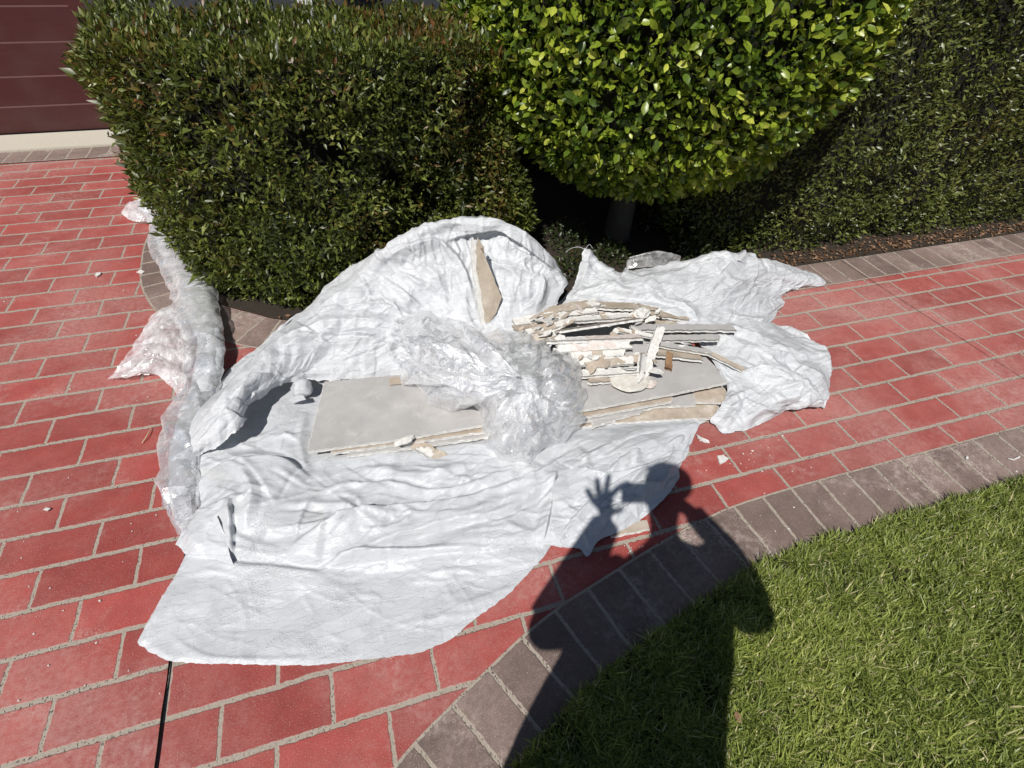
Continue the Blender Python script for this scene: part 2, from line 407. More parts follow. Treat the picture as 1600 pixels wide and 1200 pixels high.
def frames(nrm, up_mix, spread, r):
    """random leaf axis (pointing out / up) and leaf face normal"""
    n = len(nrm)
    ax = nrm * .55 + r.normal(size=(n, 3)) * spread + np.array([0, 0, up_mix])
    ax /= np.linalg.norm(ax, axis=1)[:, None]
    fn = nrm * .8 + r.normal(size=(n, 3)) * .55 + np.array([0, 0, .35])
    fn -= ax * np.sum(fn * ax, 1)[:, None]; fn /= np.linalg.norm(fn, axis=1)[:, None] + 1e-9
    return ax, np.cross(ax, fn), fn
def leaves_mesh(name, P, ax, sd, fn, L, W, mat, parent, rnd, red, rounded=False):
    n = len(P); L = L[:, None]; W = W[:, None]
    if not rounded:
        v = [P, P + ax * L * .45 + sd * W * .5 + fn * W * .14, P + ax * L - fn * L * .10, P + ax * L * .45 - sd * W * .5 + fn * W * .14, P + ax * L * .5]
        V = np.stack(v, 1).reshape(-1, 3); b0 = np.arange(n)[:, None] * 5
        F = np.concatenate([b0 + [0, 4, 1], b0 + [4, 2, 1], b0 + [0, 3, 4], b0 + [3, 2, 4]], 1).reshape(-1, 3); k = 4
    else:
        v = [P, P + ax * L * .33, P + ax * L * .70 - fn * L * .03, P + ax * L - fn * L * .12,
             P + ax * L * .30 + sd * W * .42 + fn * W * .10, P + ax * L * .66 + sd * W * .46 + fn * W * .08,
             P + ax * L * .30 - sd * W * .42 + fn * W * .10, P + ax * L * .66 - sd * W * .46 + fn * W * .08]
        V = np.stack(v, 1).reshape(-1, 3); b0 = np.arange(n)[:, None] * 8
        tri = np.concatenate([b0 + [0, 1, 4], b0 + [0, 6, 1], b0 + [2, 3, 5], b0 + [2, 7, 3]], 1).reshape(-1, 3)
        qd = np.concatenate([b0 + [1, 2, 5, 4], b0 + [1, 6, 7, 2]], 1).reshape(-1, 4)
        ra = np.concatenate([np.repeat(rnd, 4), np.repeat(rnd, 2)]); rb = np.concatenate([np.repeat(red, 4), np.repeat(red, 2)])
        return mesh_np(name, V, [tri, qd], mat, parent, fattr={'rnd': ra, 'red': rb})
    return mesh_np(name, V, F, mat, parent, fattr={'rnd': np.repeat(rnd, k), 'red': np.repeat(red, k)})

def hedge(name, label, foot, ztop, n, mat, prof, L0, W0, seed, holes=(), redness=0.0, base=(0, 0, 0), skip=None, topvar=.05):
    r = np.random.default_rng(seed)
    root = empty(name, base); tag(root, label, 'hedge')
    c = spline(foot, 400, closed=True); t = np.roll(c, -1, 0) - np.roll(c, 1, 0); t /= np.linalg.norm(t, axis=1)[:, None]
    area = .5 * np.sum(c[:, 0] * np.roll(c[:, 1], -1) - np.roll(c[:, 0], -1) * c[:, 1])
    nr = np.stack([t[:, 1], -t[:, 0]], 1) * np.sign(area)
    per = np.linalg.norm(np.roll(c, -1, 0) - c, axis=1).sum(); A_top = abs(area); A_side = per * ztop
    nt_ = int(n * A_top / (A_top + A_side)); ns = n - nt_
    # sides: keep most of them on the faces towards the path
    i = r.integers(0, 400, ns * 2); keep = r.random(ns * 2) < np.where(nr[i, 1] > .6, .35, 1.0); i = i[keep][:ns]; ns = len(i)
    z = r.random(ns) * ztop
    P = np.concatenate([c[i] + nr[i] * 0, z[:, None]], 1); nn = np.concatenate([nr[i], np.zeros((ns, 1))], 1)
    lump = fbm(P, 3.0, seed, 3) * .10 + fbm(P, 10, seed + 5, 2) * .03
    off = prof(z, P) + lump
    dep = np.abs(r.normal(size=ns)) * .055
    rt = np.clip((z - ztop + .12) / .12, 0, 1); off = off - .10 * rt ** 2
    P = P + nn * (off - dep)[:, None]; nn = nn + np.array([0, 0, 1]) * rt[:, None] * .8; nn /= np.linalg.norm(nn, axis=1)[:, None]
    # top
    lo = c.min(0); hi = c.max(0); Q = lo + r.random((nt_ * 3, 2)) * (hi - lo); Q = Q[in_poly(Q[:, 0], Q[:, 1], c)][:nt_]
    Qz = ztop + fbm(Q, 5, seed + 9, 3) * topvar - np.abs(r.normal(size=len(Q))) * .05
    sh = r.random(len(Q)) < .12; Qz = Qz + sh * r.random(len(Q)) * .09
    PT = np.concatenate([Q, Qz[:, None]], 1); nT = np.tile([0, 0, 1.0], (len(Q), 1)); dT = np.zeros(len(Q))
    P = np.vstack([P, PT]); nn = np.vstack([nn, nT]); dep = np.concatenate([dep, dT])
    keep = np.ones(len(P), bool)
    for (hx, hy, hz, hr) in holes:
        d = np.sqrt(((P - [hx, hy, hz]) ** 2 * [1, .25, 1.3]).sum(1)) + fbm(P, 9, 3, 2) * .08
        keep &= ~((d < hr) & (r.random(len(P)) < .85))
    thin = fbm(P, 7, seed + 2, 2); keep &= ~((thin < -.24) & (r.random(len(P)) < .80))
    if skip is not None: keep &= ~skip(P)
    P = P[keep]; nn = nn[keep]
    ax, sd, fn = frames(nn, .30, .42, r)
    m = len(P); L = L0 * (.65 + .6 * r.random(m)); W = W0 * (.7 + .5 * r.random(m)) * L / L0
    big = r.random(m) < .03; L[big] *= 1.7; W[big] *= 1.6
    rp = fbm(P, 3.5, seed + 20, 3); rnd = np.clip(.45 + .5 * rp + .28 * r.normal(size=m), 0, 1)
    red = np.clip((fbm(P, 2.2, seed + 31, 3) + .25 * r.normal(size=m) - .25) * 2.2, 0, 1) * redness
    red *= np.clip(.35 + P[:, 2], 0, 1.2)
    o = leaves_mesh('foliage', P, ax, sd, fn, L, W, mat, root, rnd, red); o.matrix_parent_inverse = Matrix.Translation(-Vector(base))
    # solid core for the twigs, inner shade put into its dark colour
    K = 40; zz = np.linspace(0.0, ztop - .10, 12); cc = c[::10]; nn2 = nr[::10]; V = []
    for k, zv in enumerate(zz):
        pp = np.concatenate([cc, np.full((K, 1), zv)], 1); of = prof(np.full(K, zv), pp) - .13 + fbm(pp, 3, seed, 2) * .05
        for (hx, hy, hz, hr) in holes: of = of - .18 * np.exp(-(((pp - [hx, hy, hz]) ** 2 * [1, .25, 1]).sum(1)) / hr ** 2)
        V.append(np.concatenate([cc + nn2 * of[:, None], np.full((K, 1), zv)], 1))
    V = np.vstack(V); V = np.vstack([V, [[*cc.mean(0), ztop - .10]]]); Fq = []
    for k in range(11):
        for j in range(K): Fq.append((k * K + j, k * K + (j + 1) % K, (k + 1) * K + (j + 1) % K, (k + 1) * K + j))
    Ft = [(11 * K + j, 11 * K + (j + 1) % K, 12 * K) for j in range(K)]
    o = mesh_np('twig_shade_core', V, [np.array(Fq), np.array(Ft)], M_TWIG_SHADE, root, smooth=True); o.matrix_parent_inverse = Matrix.Translation(-Vector(base))
    # thin stems showing among the leaves
    return root

def prof_left(z, P):
    return -.13 * np.clip(1 - z / .45, 0, 1) ** 1.3 + .02 * np.clip(z / 1.1, 0, 1) + np.where(P[:, 0] > .55, -.35 * np.clip(z - .25, 0, 1), 0)
hedge('hedge', 'bushy boxy hedge with reddish tips at the corner beside the garage driveway',
      [(-.84, 2.75), (-.80, 2.56), (-.62, 2.42), (-.30, 2.27), (.0, 2.27), (.4, 2.38), (.85, 2.45), (1.0, 2.62), (.95, 3.0), (.6, 3.15), (0, 3.18), (-.5, 3.2), (-.85, 3.35), (-.92, 3.1)],
      1.14, 80000, M_HEDGE, prof_left, .034, .0120, 5,
      holes=[(.00, 2.27, .80, .06), (-.12, 2.27, .84, .05), (.08, 2.3, .72, .05), (.34, 2.38, .55, .07), (.1, 2.3, .42, .05), (.62, 2.4, .8, .10)], redness=.75, base=(0, 2.8, 0), topvar=.10)
def prof_right(z, P): return -.06 * np.clip(1 - z / .3, 0, 1) + .05 * np.clip(z, 0, 1.2)
hedge('hedge', 'long dense dark hedge running along the path behind the right border',
      [(1.9, 2.40), (2.3, 2.28), (3.2, 2.26), (4.5, 2.24), (6.0, 2.24), (6.1, 2.7), (6.0, 3.1), (4, 3.15), (2.2, 3.2), (1.9, 2.9)],
      1.62, 105000, M_HEDGE2, prof_right, .029, .0110, 6, redness=.35, base=(4, 2.7, 0),
      skip=lambda P: (P[:, 0] > 5.2) & (np.arange(len(P)) % 3 > 0))
hedge('hedge', 'short shaded hedge in the gloom behind the round topiary tree',
      [(.9, 3.75), (1.5, 3.7), (2.4, 3.7), (3.0, 3.8), (3.0, 4.2), (2, 4.3), (1, 4.2)],
      1.3, 16000, M_HEDGE2, prof_right, .028, .011, 9, base=(2, 4, 0))

# round topiary
BC = np.array([1.66, 2.82, 1.32]); BRAD = 1.03
ball = empty('topiary_tree', (1.60, 2.74, 0)); tag(ball, 'big round clipped topiary ball of bright yellow green leaves on a short trunk', 'tree')
binv = Matrix.Translation((-1.60, -2.74, 0))
r = np.random.default_rng(21); n = 58000
d = r.normal(size=(n, 3)); d /= np.linalg.norm(d, axis=1)[:, None]
d = d[~((d[:, 1] > .35) & (r.random(n) < .5))]; n = len(d)
lump = fbm(d, 2.6, 4, 3) * .075 + fbm(d, 8, 9, 2) * .03
dep = np.abs(r.normal(size=n)) * .075
P = BC + d * (BRAD + lump - dep)[:, None] * np.array([1, 1, .96])
thin = fbm(P, 6.5, 40, 2); k = ~((thin < -.24) & (r.random(n) < .6)); P = P[k]; d = d[k]; dep = dep[k]; n = len(P)
ax, sd, fn = frames(d, .22, .45, r)
L = .044 * (.55 + .7 * r.random(n)); W = L * (.48 + .14 * r.random(n))
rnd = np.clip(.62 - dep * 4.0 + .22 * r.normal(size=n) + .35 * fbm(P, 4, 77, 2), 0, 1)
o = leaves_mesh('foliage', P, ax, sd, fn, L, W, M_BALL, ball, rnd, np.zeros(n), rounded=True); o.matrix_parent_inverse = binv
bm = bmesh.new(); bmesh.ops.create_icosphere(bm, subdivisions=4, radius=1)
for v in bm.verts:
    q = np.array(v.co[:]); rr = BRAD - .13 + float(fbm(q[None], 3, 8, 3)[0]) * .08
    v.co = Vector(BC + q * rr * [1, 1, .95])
o = bm_obj('twig_shade_core', bm, M_TWIG_SHADE, ball, True); o.matrix_parent_inverse = binv  # solid dark core, shade inside the ball painted as colour
def tube(name, pts, rad, mat, parent=None, seg=12, lump=.0, inv=None):
    c = spline(pts, max(8, len(pts) * 6)); rr = np.interp(np.linspace(0, 1, len(c)), np.linspace(0, 1, len(rad)), rad)
    t = np.gradient(c, axis=0); t /= np.linalg.norm(t, axis=1)[:, None]
    a = np.cross(t, [.3, .1, 1.0]) if abs(t[0, 2]) < .9 else np.cross(t, [1.0, .2, 0]); a /= np.linalg.norm(a, axis=1)[:, None]; b_ = np.cross(t, a)
    th = np.linspace(0, 2 * np.pi, seg, endpoint=False)
    V = c[:, None] + (a[:, None] * np.cos(th)[None, :, None] + b_[:, None] * np.sin(th)[None, :, None]) * rr[:, None, None]
    if lump: V = V + fbm(V.reshape(-1, 3), 12, 3, 3).reshape(len(c), seg, 1) * lump
    V = V.reshape(-1, 3); F = [(i * seg + j, i * seg + (j + 1) % seg, (i + 1) * seg + (j + 1) % seg, (i + 1) * seg + j) for i in range(len(c) - 1) for j in range(seg)]
    caps = np.array([list(range(seg))[::-1], [(len(c) - 1) * seg + j for j in range(seg)]])
    o = mesh_np(name, V, [np.array(F), caps], mat, parent, smooth=True)
    if inv is not None: o.matrix_parent_inverse = inv
    return o
tube('trunk', [(1.60, 2.74, 0), (1.605, 2.745, .2), (1.63, 2.77, .55), (1.66, 2.82, .9)], [.085, .07, .065, .05], M_BARK, ball, 16, .02, binv)

# low plants in the shade under the tree, each a small tuft
def tuft(x, y, s, label, seed, mat=M_LOWP):
    r = np.random.default_rng(seed); n = int(260 * s * s / .02) + 120
    d = r.normal(size=(n, 3)); d[:, 2] = np.abs(d[:, 2]); d /= np.linalg.norm(d, axis=1)[:, None]
    P = np.array([x, y, .01]) + d * (s * (.35 + .65 * r.random(n)))[:, None] * [1, 1, .8]
    ax, sd, fn = frames(d, .3, .5, r); L = .03 * (.6 + .7 * r.random(n))
    root = empty('low_shrub', (x, y, 0)); tag(root, label, 'shrub', 'low shrubs in the bed under the topiary')
    o = leaves_mesh('foliage', P, ax, sd, fn, L, L * .38, mat, root, np.clip(r.random(n), 0, 1), (r.random(n) < .05) * .6); o.matrix_parent_inverse = Matrix.Translation((-x, -y, 0))
    for a in range(5):
        an = a * 1.3 + seed; o = tube('stem', [(x, y, 0), (x + .3 * s * math.cos(an), y + .3 * s * math.sin(an), s * .45), (x + .55 * s * math.cos(an), y + .55 * s * math.sin(an), s * .75)], [.004, .003, .002], M_BARK, root, 5, 0, Matrix.Translation((-x, -y, 0)))
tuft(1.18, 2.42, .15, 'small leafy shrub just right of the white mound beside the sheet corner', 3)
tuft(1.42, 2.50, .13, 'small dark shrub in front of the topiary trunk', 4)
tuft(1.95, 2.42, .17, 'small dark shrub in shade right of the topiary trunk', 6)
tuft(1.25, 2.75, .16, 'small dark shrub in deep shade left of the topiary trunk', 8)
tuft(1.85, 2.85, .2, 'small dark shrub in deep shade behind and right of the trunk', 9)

# ------------------------------------------------------------------ lawn
M_GRASS, nt, b, out = new_mat('grass_blade')
at = N(nt, 'ShaderNodeAttribute', attribute_name='rnd'); cr = N(nt, 'ShaderNodeValToRGB'); nt.links.new(at.outputs['Fac'], cr.inputs[0])
e = cr.color_ramp.elements; e.new(.5); e.new(.9)
for i, (pp, c) in enumerate([(0, (.10, .13, .028)), (.5, (.25, .31, .065)), (.88, (.42, .46, .12)), (1, (.60, .54, .30))]): e[i].position = pp; e[i].color = (*c, 1)
nt.links.new(cr.outputs[0], b.inputs['Base Color']); b.inputs['Roughness'].default_value = .42
tr = N(nt, 'ShaderNodeBsdfTranslucent'); nt.links.new(cr.outputs[0], tr.inputs[0]); mx = N(nt, 'ShaderNodeMixShader'); mx.inputs[0].default_value = .3
nt.links.new(b.outputs[0], mx.inputs[1]); nt.links.new(tr.outputs[0], mx.inputs[2]); nt.links.new(mx.outputs[0], out.inputs[0])
def grass(n, x0, x1, y0, y1, hmul=1.0, seed=1, dens=None):
    r = np.random.default_rng(seed); P = np.stack([x0 + r.random(n) * (x1 - x0), y0 + r.random(n) * (y1 - y0)], 1)
    poly = np.vstack([LAWN_EDGE + 0, [[8.9, -6.5], [-1, -6.5]]]); P = P[in_poly(P[:, 0], P[:, 1], poly)]; n = len(P)
    clump = fbm(P, 9, 3, 3); keep = r.random(n) < np.clip(.78 + clump * 1.2, .12, 1); P = P[keep]; clump = clump[keep]; n = len(P)
    th = r.random(n) * 2 * np.pi + fbm(P, 5, 12, 2) * 3
    lean = np.abs(r.normal(size=n)) * .50 + .35
    H = (.024 + .028 * r.random(n)) * (1 + .6 * clump) * hmul; W = .0014 + .0014 * r.random(n)
    d = np.stack([np.cos(th), np.sin(th), np.zeros(n)], 1); s = np.stack([-np.sin(th), np.cos(th), np.zeros(n)], 1)
    tw = r.normal(size=n)[:, None] * .5; s = s + d * tw; s /= np.linalg.norm(s, axis=1)[:, None]
    B = np.concatenate([P, np.full((n, 1), .006)], 1); up = np.array([0, 0, 1.0])
    l1 = B + (d * np.sin(lean * .5)[:, None] + up * np.cos(lean * .5)[:, None]) * (H * .5)[:, None]
    l2 = l1 + (d * np.sin(lean * 1.5)[:, None] + up * np.cos(lean * 1.5)[:, None]) * (H * .6)[:, None]
    w_ = W[:, None]
    V = np.stack([B - s * w_, B + s * w_, l1 - s * w_ * .9, l1 + s * w_ * .9, l2], 1).reshape(-1, 3); b0 = np.arange(n)[:, None] * 5
    rnd = np.clip(.42 + .42 * fbm(P, 5, 50, 3) + .2 * r.normal(size=n), 0, .9); dry = r.random(n) < .055; rnd[dry] = 1
    return V, b0, rnd
Vs = []; Q = []; T = []; A = []; off = 0
for args in ((290000, -.35, 2.9, -.25, .8, .92, 1), (130000, -1, 5, -3, .65, 1.35, 2)):
    V, b0, rnd = grass(*args); Vs.append(V)
    Q.append((b0 + [0, 1, 3, 2]).reshape(-1, 4) + off); T.append((b0 + [2, 3, 4]).reshape(-1, 3) + off); A.append(rnd); off += len(V)
ra = np.concatenate(A)
o = mesh_np('grass', np.vstack(Vs), [np.vstack(Q), np.vstack(T)], M_GRASS, fattr={'rnd': np.concatenate([ra, ra])})
tag(o, 'short mown green lawn grass filling the lower right corner', 'grass', kind='stuff')

# ================================================================== the heap of sheeting and drywall
def facets(nx, ny, wx, wy, spacing, seed, stretch=1.0, ang=0.0):
    """crumpled-sheet relief: random heights on a random triangulation, sampled on a regular grid (ny,nx)"""
    r = np.random.default_rng(seed); ca, sa = math.cos(ang), math.sin(ang)
    cx, cy = wx / 2, wy / 2; Rr = math.hypot(wx, wy) / 2 + spacing * 2
    nu = int(2 * Rr / (spacing * stretch)) + 3; nv = int(2 * Rr / spacing) + 3
    gu, gv = np.meshgrid(np.arange(nu), np.arange(nv)); gu = gu + .5 * (gv % 2)
    gu = (gu + r.uniform(-.42, .42, gu.shape)).ravel(); gv = (gv + r.uniform(-.42, .42, gv.shape)).ravel()
    pts = np.stack([gu - nu / 2, gv - nv / 2], 1)
    _, _, tris, _, _, _ = (lambda t: t)(delaunay_2d_cdt([Vector(p) for p in pts], [], [], 0, 1e-6))
    h = r.uniform(-1, 1, len(pts))
    U = pts[:, 0] * spacing * stretch; Vv = pts[:, 1] * spacing
    X = cx + ca * U - sa * Vv; Y = cy + sa * U + ca * Vv
    gx = X / wx * (nx - 1); gy = Y / wy * (ny - 1); out = np.zeros((ny, nx))
    for t in tris:
        if len(t) != 3: continue
        x = gx[list(t)]; y = gy[list(t)]
        x0, x1 = max(0, int(math.floor(x.min()))), min(nx - 1, int(math.ceil(x.max())))
        y0, y1 = max(0, int(math.floor(y.min()))), min(ny - 1, int(math.ceil(y.max())))
        if x0 > x1 or y0 > y1: continue
        A, B = np.meshgrid(np.arange(x0, x1 + 1), np.arange(y0, y1 + 1))
        den = (y[1] - y[2]) * (x[0] - x[2]) + (x[2] - x[1]) * (y[0] - y[2])
        if abs(den) < 1e-9: continue
        a = ((y[1] - y[2]) * (A - x[2]) + (x[2] - x[1]) * (B - y[2])) / den
        b = ((y[2] - y[0]) * (A - x[2]) + (x[0] - x[2]) * (B - y[2])) / den; c = 1 - a - b
        m = (a >= -1e-6) & (b >= -1e-6) & (c >= -1e-6)
        hv = a * h[t[0]] + b * h[t[1]] + c * h[t[2]]
        sub = out[y0:y1 + 1, x0:x1 + 1]; sub[m] = hv[m]
    return out
def blur(a, k=1):
    for _ in range(k):
        a = (a + np.roll(a, 1, 0) + np.roll(a, -1, 0) + np.roll(a, 1, 1) + np.roll(a, -1, 1)) / 5
    return a
def crumple(nx, ny, wx, wy, seed, amp=(.014, .006, .0022), sp=(.16, .065, .028), stretch=1.8, ang=.3, sm=1):
    o = np.zeros((ny, nx))
    for k, (a, s) in enumerate(zip(amp, sp)):
        o += a * facets(nx, ny, wx, wy, s, seed + k * 7, stretch * (1, 1.35, 1.1)[k], ang + (k * .45) * (-1) ** k)
    return blur(o, sm)

# --- materials of the sheeting
def crinkle(nt, p, prev, specs, warp=.02):
    """small flat planes meeting in sharp creases, as in crinkled film"""
    nv = N(nt, 'ShaderNodeTexNoise'); nv.inputs['Scale'].default_value = 11; nv.inputs['Detail'].default_value = 2; nt.links.new(p, nv.inputs['Vector'])
    sv = N(nt, 'ShaderNodeVectorMath', operation='SCALE'); sv.inputs[3].default_value = warp; nt.links.new(nv.outputs['Color'], sv.inputs[0])
    pw = N(nt, 'ShaderNodeVectorMath', operation='ADD'); nt.links.new(p, pw.inputs[0]); nt.links.new(sv.outputs[0], pw.inputs[1])
    for (sx_, sy_, rz_, slope) in specs:
        mq = N(nt, 'ShaderNodeMapping'); mq.inputs['Rotation'].default_value = (0, 0, rz_); mq.inputs['Scale'].default_value = (sx_, sy_, sy_); nt.links.new(pw.outputs[0], mq.inputs[0])
        vo = N(nt, 'ShaderNodeTexVoronoi', feature='F1'); vo.inputs['Scale'].default_value = 1.0; nt.links.new(mq.outputs[0], vo.inputs['Vector'])
        df = N(nt, 'ShaderNodeVectorMath', operation='SUBTRACT'); nt.links.new(mq.outputs[0], df.inputs[0]); nt.links.new(vo.outputs['Position'], df.inputs[1])
        rc = N(nt, 'ShaderNodeVectorMath', operation='SUBTRACT'); nt.links.new(vo.outputs['Color'], rc.inputs[0]); rc.inputs[1].default_value = (.5, .5, .5)
        dt = N(nt, 'ShaderNodeVectorMath', operation='DOT_PRODUCT'); nt.links.new(df.outputs[0], dt.inputs[0]); nt.links.new(rc.outputs[0], dt.inputs[1])
        prev = bump(nt, None, dt.outputs['Value'], 1.0, slope / sy_, prev)
    return prev
def sheet_mat(name, c, trans, rough, weave=.25, stain=True):
    m, nt, b, out = new_mat(name); p = pos(nt)
    col = mixc(nt, ramp(nt, tex_noise(nt, p, 5, 4, .6), .35, .7), tuple(x * .965 for x in c), c)
    if stain:
        st = ramp(nt, tex_noise(nt, p, 2.6, 5, .7, .5), .54, .78, 0, .38); col = mixc(nt, st, col, (.50, .48, .42))
    nt.links.new(col, b.inputs['Base Color'])
    rr = ramp(nt, tex_noise(nt, p, 9, 4), .35, .65, rough, rough + .18); nt.links.new(rr, b.inputs['Roughness'])
    b.inputs['Specular IOR Level'].default_value = .42
    mp1 = N(nt, 'ShaderNodeMapping'); mp1.inputs['Rotation'].default_value = (0, 0, .22); mp1.inputs['Scale'].default_value = (25, 500, 40); nt.links.new(p, mp1.inputs[0])
    mp2 = N(nt, 'ShaderNodeMapping'); mp2.inputs['Rotation'].default_value = (0, 0, .22); mp2.inputs['Scale'].default_value = (500, 25, 40); nt.links.new(p, mp2.inputs[0])
    wv = math_(nt, 'ADD', tex_noise(nt, mp1.outputs[0], 1, 2), tex_noise(nt, mp2.outputs[0], 1, 2))
    n1 = bump(nt, None, wv, weave, .0015)
    cr = N(nt, 'ShaderNodeTexVoronoi', feature='DISTANCE_TO_EDGE'); cr.inputs['Scale'].default_value = 38
    wob = N(nt, 'ShaderNodeVectorMath', operation='ADD'); nv = N(nt, 'ShaderNodeTexNoise'); nv.inputs['Scale'].default_value = 14; nv.inputs['Detail'].default_value = 3
    nt.links.new(p, nv.inputs['Vector']); sv = N(nt, 'ShaderNodeVectorMath', operation='SCALE'); sv.inputs[3].default_value = .12; nt.links.new(nv.outputs['Color'], sv.inputs[0])
    nt.links.new(p, wob.inputs[0]); nt.links.new(sv.outputs[0], wob.inputs[1]); nt.links.new(wob.outputs[0], cr.inputs['Vector'])
    n2 = crinkle(nt, p, n1, ((7, 20, .35, .25 if weave < .3 else .19), (20, 44, -.45, .19 if weave < .3 else .11)))
    for (sx_, sy_, rz_, am) in ((9, 26, .35, .006), (24, 60, -.5, .004)):
        mq = N(nt, 'ShaderNodeMapping'); mq.inputs['Rotation'].default_value = (0, 0, rz_); mq.inputs['Scale'].default_value = (sx_, sy_, (sx_ + sy_) / 2); nt.links.new(p, mq.inputs[0])
        q = tex_noise(nt, mq.outputs[0], 1, 2, .5, .8); cre = ramp(nt, math_(nt, 'ABSOLUTE', math_(nt, 'SUBTRACT', q, .5)), 0, .06, 1, 0, False)
        n2 = bump(nt, None, cre, .07, am, n2)
    mk = ramp(nt, tex_noise(nt, p, 3.6, 3, .6, .5), .53, .64)
    bump(nt, b, math_(nt, 'MULTIPLY', tex_noise(nt, p, 95, 3, .6, 1.6), math_(nt, 'ADD', math_(nt, 'MULTIPLY', mk, .9), .12)), .55, .007, n2)
    nt.links.new(math_(nt, 'SUBTRACT', rr, math_(nt, 'MULTIPLY', mk, .14)), b.inputs['Roughness'])
    tr = N(nt, 'ShaderNodeBsdfTranslucent'); tr.inputs[0].default_value = (*c, 1); mx = N(nt, 'ShaderNodeMixShader'); mx.inputs[0].default_value = trans
    nt.links.new(b.outputs[0], mx.inputs[1]); nt.links.new(tr.outputs[0], mx.inputs[2]); nt.links.new(mx.outputs[0], out.inputs[0])
    return m
M_TARP = sheet_mat('white_woven_sheet', (.565, .582, .61), .07, .30, .35)
M_SACK = sheet_mat('white_plastic_sheet', (.585, .60, .625), .09, .42, .12, False)
def film_mat(name, base, k0, k1, milk):
    m, nt, b, out = new_mat(name); p = pos(nt); nt.nodes.remove(b)
    tp = N(nt, 'ShaderNodeBsdfTransparent'); tp.inputs[0].default_value = (.96, .965, .98, 1)
    gl = N(nt, 'ShaderNodeBsdfGlossy'); gl.inputs['Roughness'].default_value = .19; gl.inputs['Color'].default_value = (1, 1, 1, 1)
    df = N(nt, 'ShaderNodeBsdfDiffuse'); df.inputs[0].default_value = base
    tl = N(nt, 'ShaderNodeBsdfTranslucent'); tl.inputs[0].default_value = base
    nn = bump(nt, None, tex_noise(nt, p, 38, 3, .5, 2.0), .22, .012)
    nn = crinkle(nt, p, nn, ((10, 24, .9, .60), (30, 55, -.4, .08)), .04)
    nt.links.new(nn, gl.inputs['Normal'])
    body = N(nt, 'ShaderNodeMixShader'); body.inputs[0].default_value = .28; nt.links.new(df.outputs[0], body.inputs[1]); nt.links.new(tl.outputs[0], body.inputs[2])
    lw = N(nt, 'ShaderNodeLayerWeight'); lw.inputs[0].default_value = .35; nt.links.new(nn, lw.inputs['Normal'])
    mk = ramp(nt, tex_noise(nt, p, 16, 5, .65, .8), .35, .7, milk * .4, milk * 1.6)
    q1 = tex_noise(nt, p, 17, 3, .6, 1.6); q2 = tex_noise(nt, p, 42, 2, .6, 1.4)
    ln = math_(nt, 'MAXIMUM', ramp(nt, math_(nt, 'ABSOLUTE', math_(nt, 'SUBTRACT', q1, .5)), 0, .022, 1, 0, False), math_(nt, 'MULTIPLY', ramp(nt, math_(nt, 'ABSOLUTE', math_(nt, 'SUBTRACT', q2, .5)), 0, .03, 1, 0, False), .6))
    mk = math_(nt, 'ADD', mk, math_(nt, 'MULTIPLY', ln, .20))
    m1 = N(nt, 'ShaderNodeMixShader'); nt.links.new(math_(nt, 'MINIMUM', math_(nt, 'ADD', mk, math_(nt, 'MULTIPLY', lw.outputs['Facing'], .25)), .95), m1.inputs[0]); nt.links.new(tp.outputs[0], m1.inputs[1]); nt.links.new(body.outputs[0], m1.inputs[2])
    m2 = N(nt, 'ShaderNodeMixShader'); nt.links.new(ramp(nt, lw.outputs['Fresnel'], 0, 1, k0, k1, False), m2.inputs[0]); nt.links.new(m1.outputs[0], m2.inputs[1]); nt.links.new(gl.outputs[0], m2.inputs[2])
    nt.links.new(m2.outputs[0], out.inputs[0])
    return m
M_FILM = film_mat('clear_plastic_film', (.97, .975, .985, 1), .05, .42, .30)
M_FILM2 = film_mat('cloudy_plastic_film', (.97, .975, .985, 1), .04, .4, .72)

# --- base sheet: a height field over the paving, cut to its outline
def to_px(P):
    q = (P - np.array([0, 0, CZ])) @ MW
    return 800 + FPX * q[..., 0] / q[..., 2], 600 + FPX * q[..., 1] / q[..., 2]
def folds(P, lst):
    """relief of individually placed folds; each = (polyline, width, height, side) measured where it lies on the sheet"""
    PX, PY = to_px(P); out = np.zeros(PX.shape)
    for (pl, w, h, side) in lst:
        c = spline(pl, 26); m = (PX > c[:, 0].min() - 3 * w) & (PX < c[:, 0].max() + 3 * w) & (PY > c[:, 1].min() - 3 * w) & (PY < c[:, 1].max() + 3 * w)
        if not m.any(): continue
        x = PX[m]; y = PY[m]; best = np.full(x.shape, 1e9); sg = np.zeros(x.shape); tt = np.zeros(x.shape)
        for k in range(len(c) - 1):
            ax_, ay_ = c[k]; dx, dy = c[k + 1] - c[k]; L2 = dx * dx + dy * dy + 1e-9
            t = np.clip(((x - ax_) * dx + (y - ay_) * dy) / L2, 0, 1); ex = x - ax_ - t * dx; ey = y - ay_ - t * dy
            d = ex * ex + ey * ey; u = d < best; best[u] = d[u]; sg[u] = (ex * dy - ey * dx)[u]; tt[u] = ((k + t) / (len(c) - 1))[u]
        d = np.sqrt(best); env = np.clip(np.minimum(tt, 1 - tt) * 5, 0, 1) ** .7
        if side == 0: f = np.maximum(0, 1 - d / w) ** 1.1
        else: f = np.where(sg * side > 0, np.maximum(0, 1 - d / (w * .30)), np.maximum(0, 1 - d / (w * 1.5)) ** 1.15)
        out[m] += h * (1.25 if abs(h) > .011 else 1) * f * env
    return out
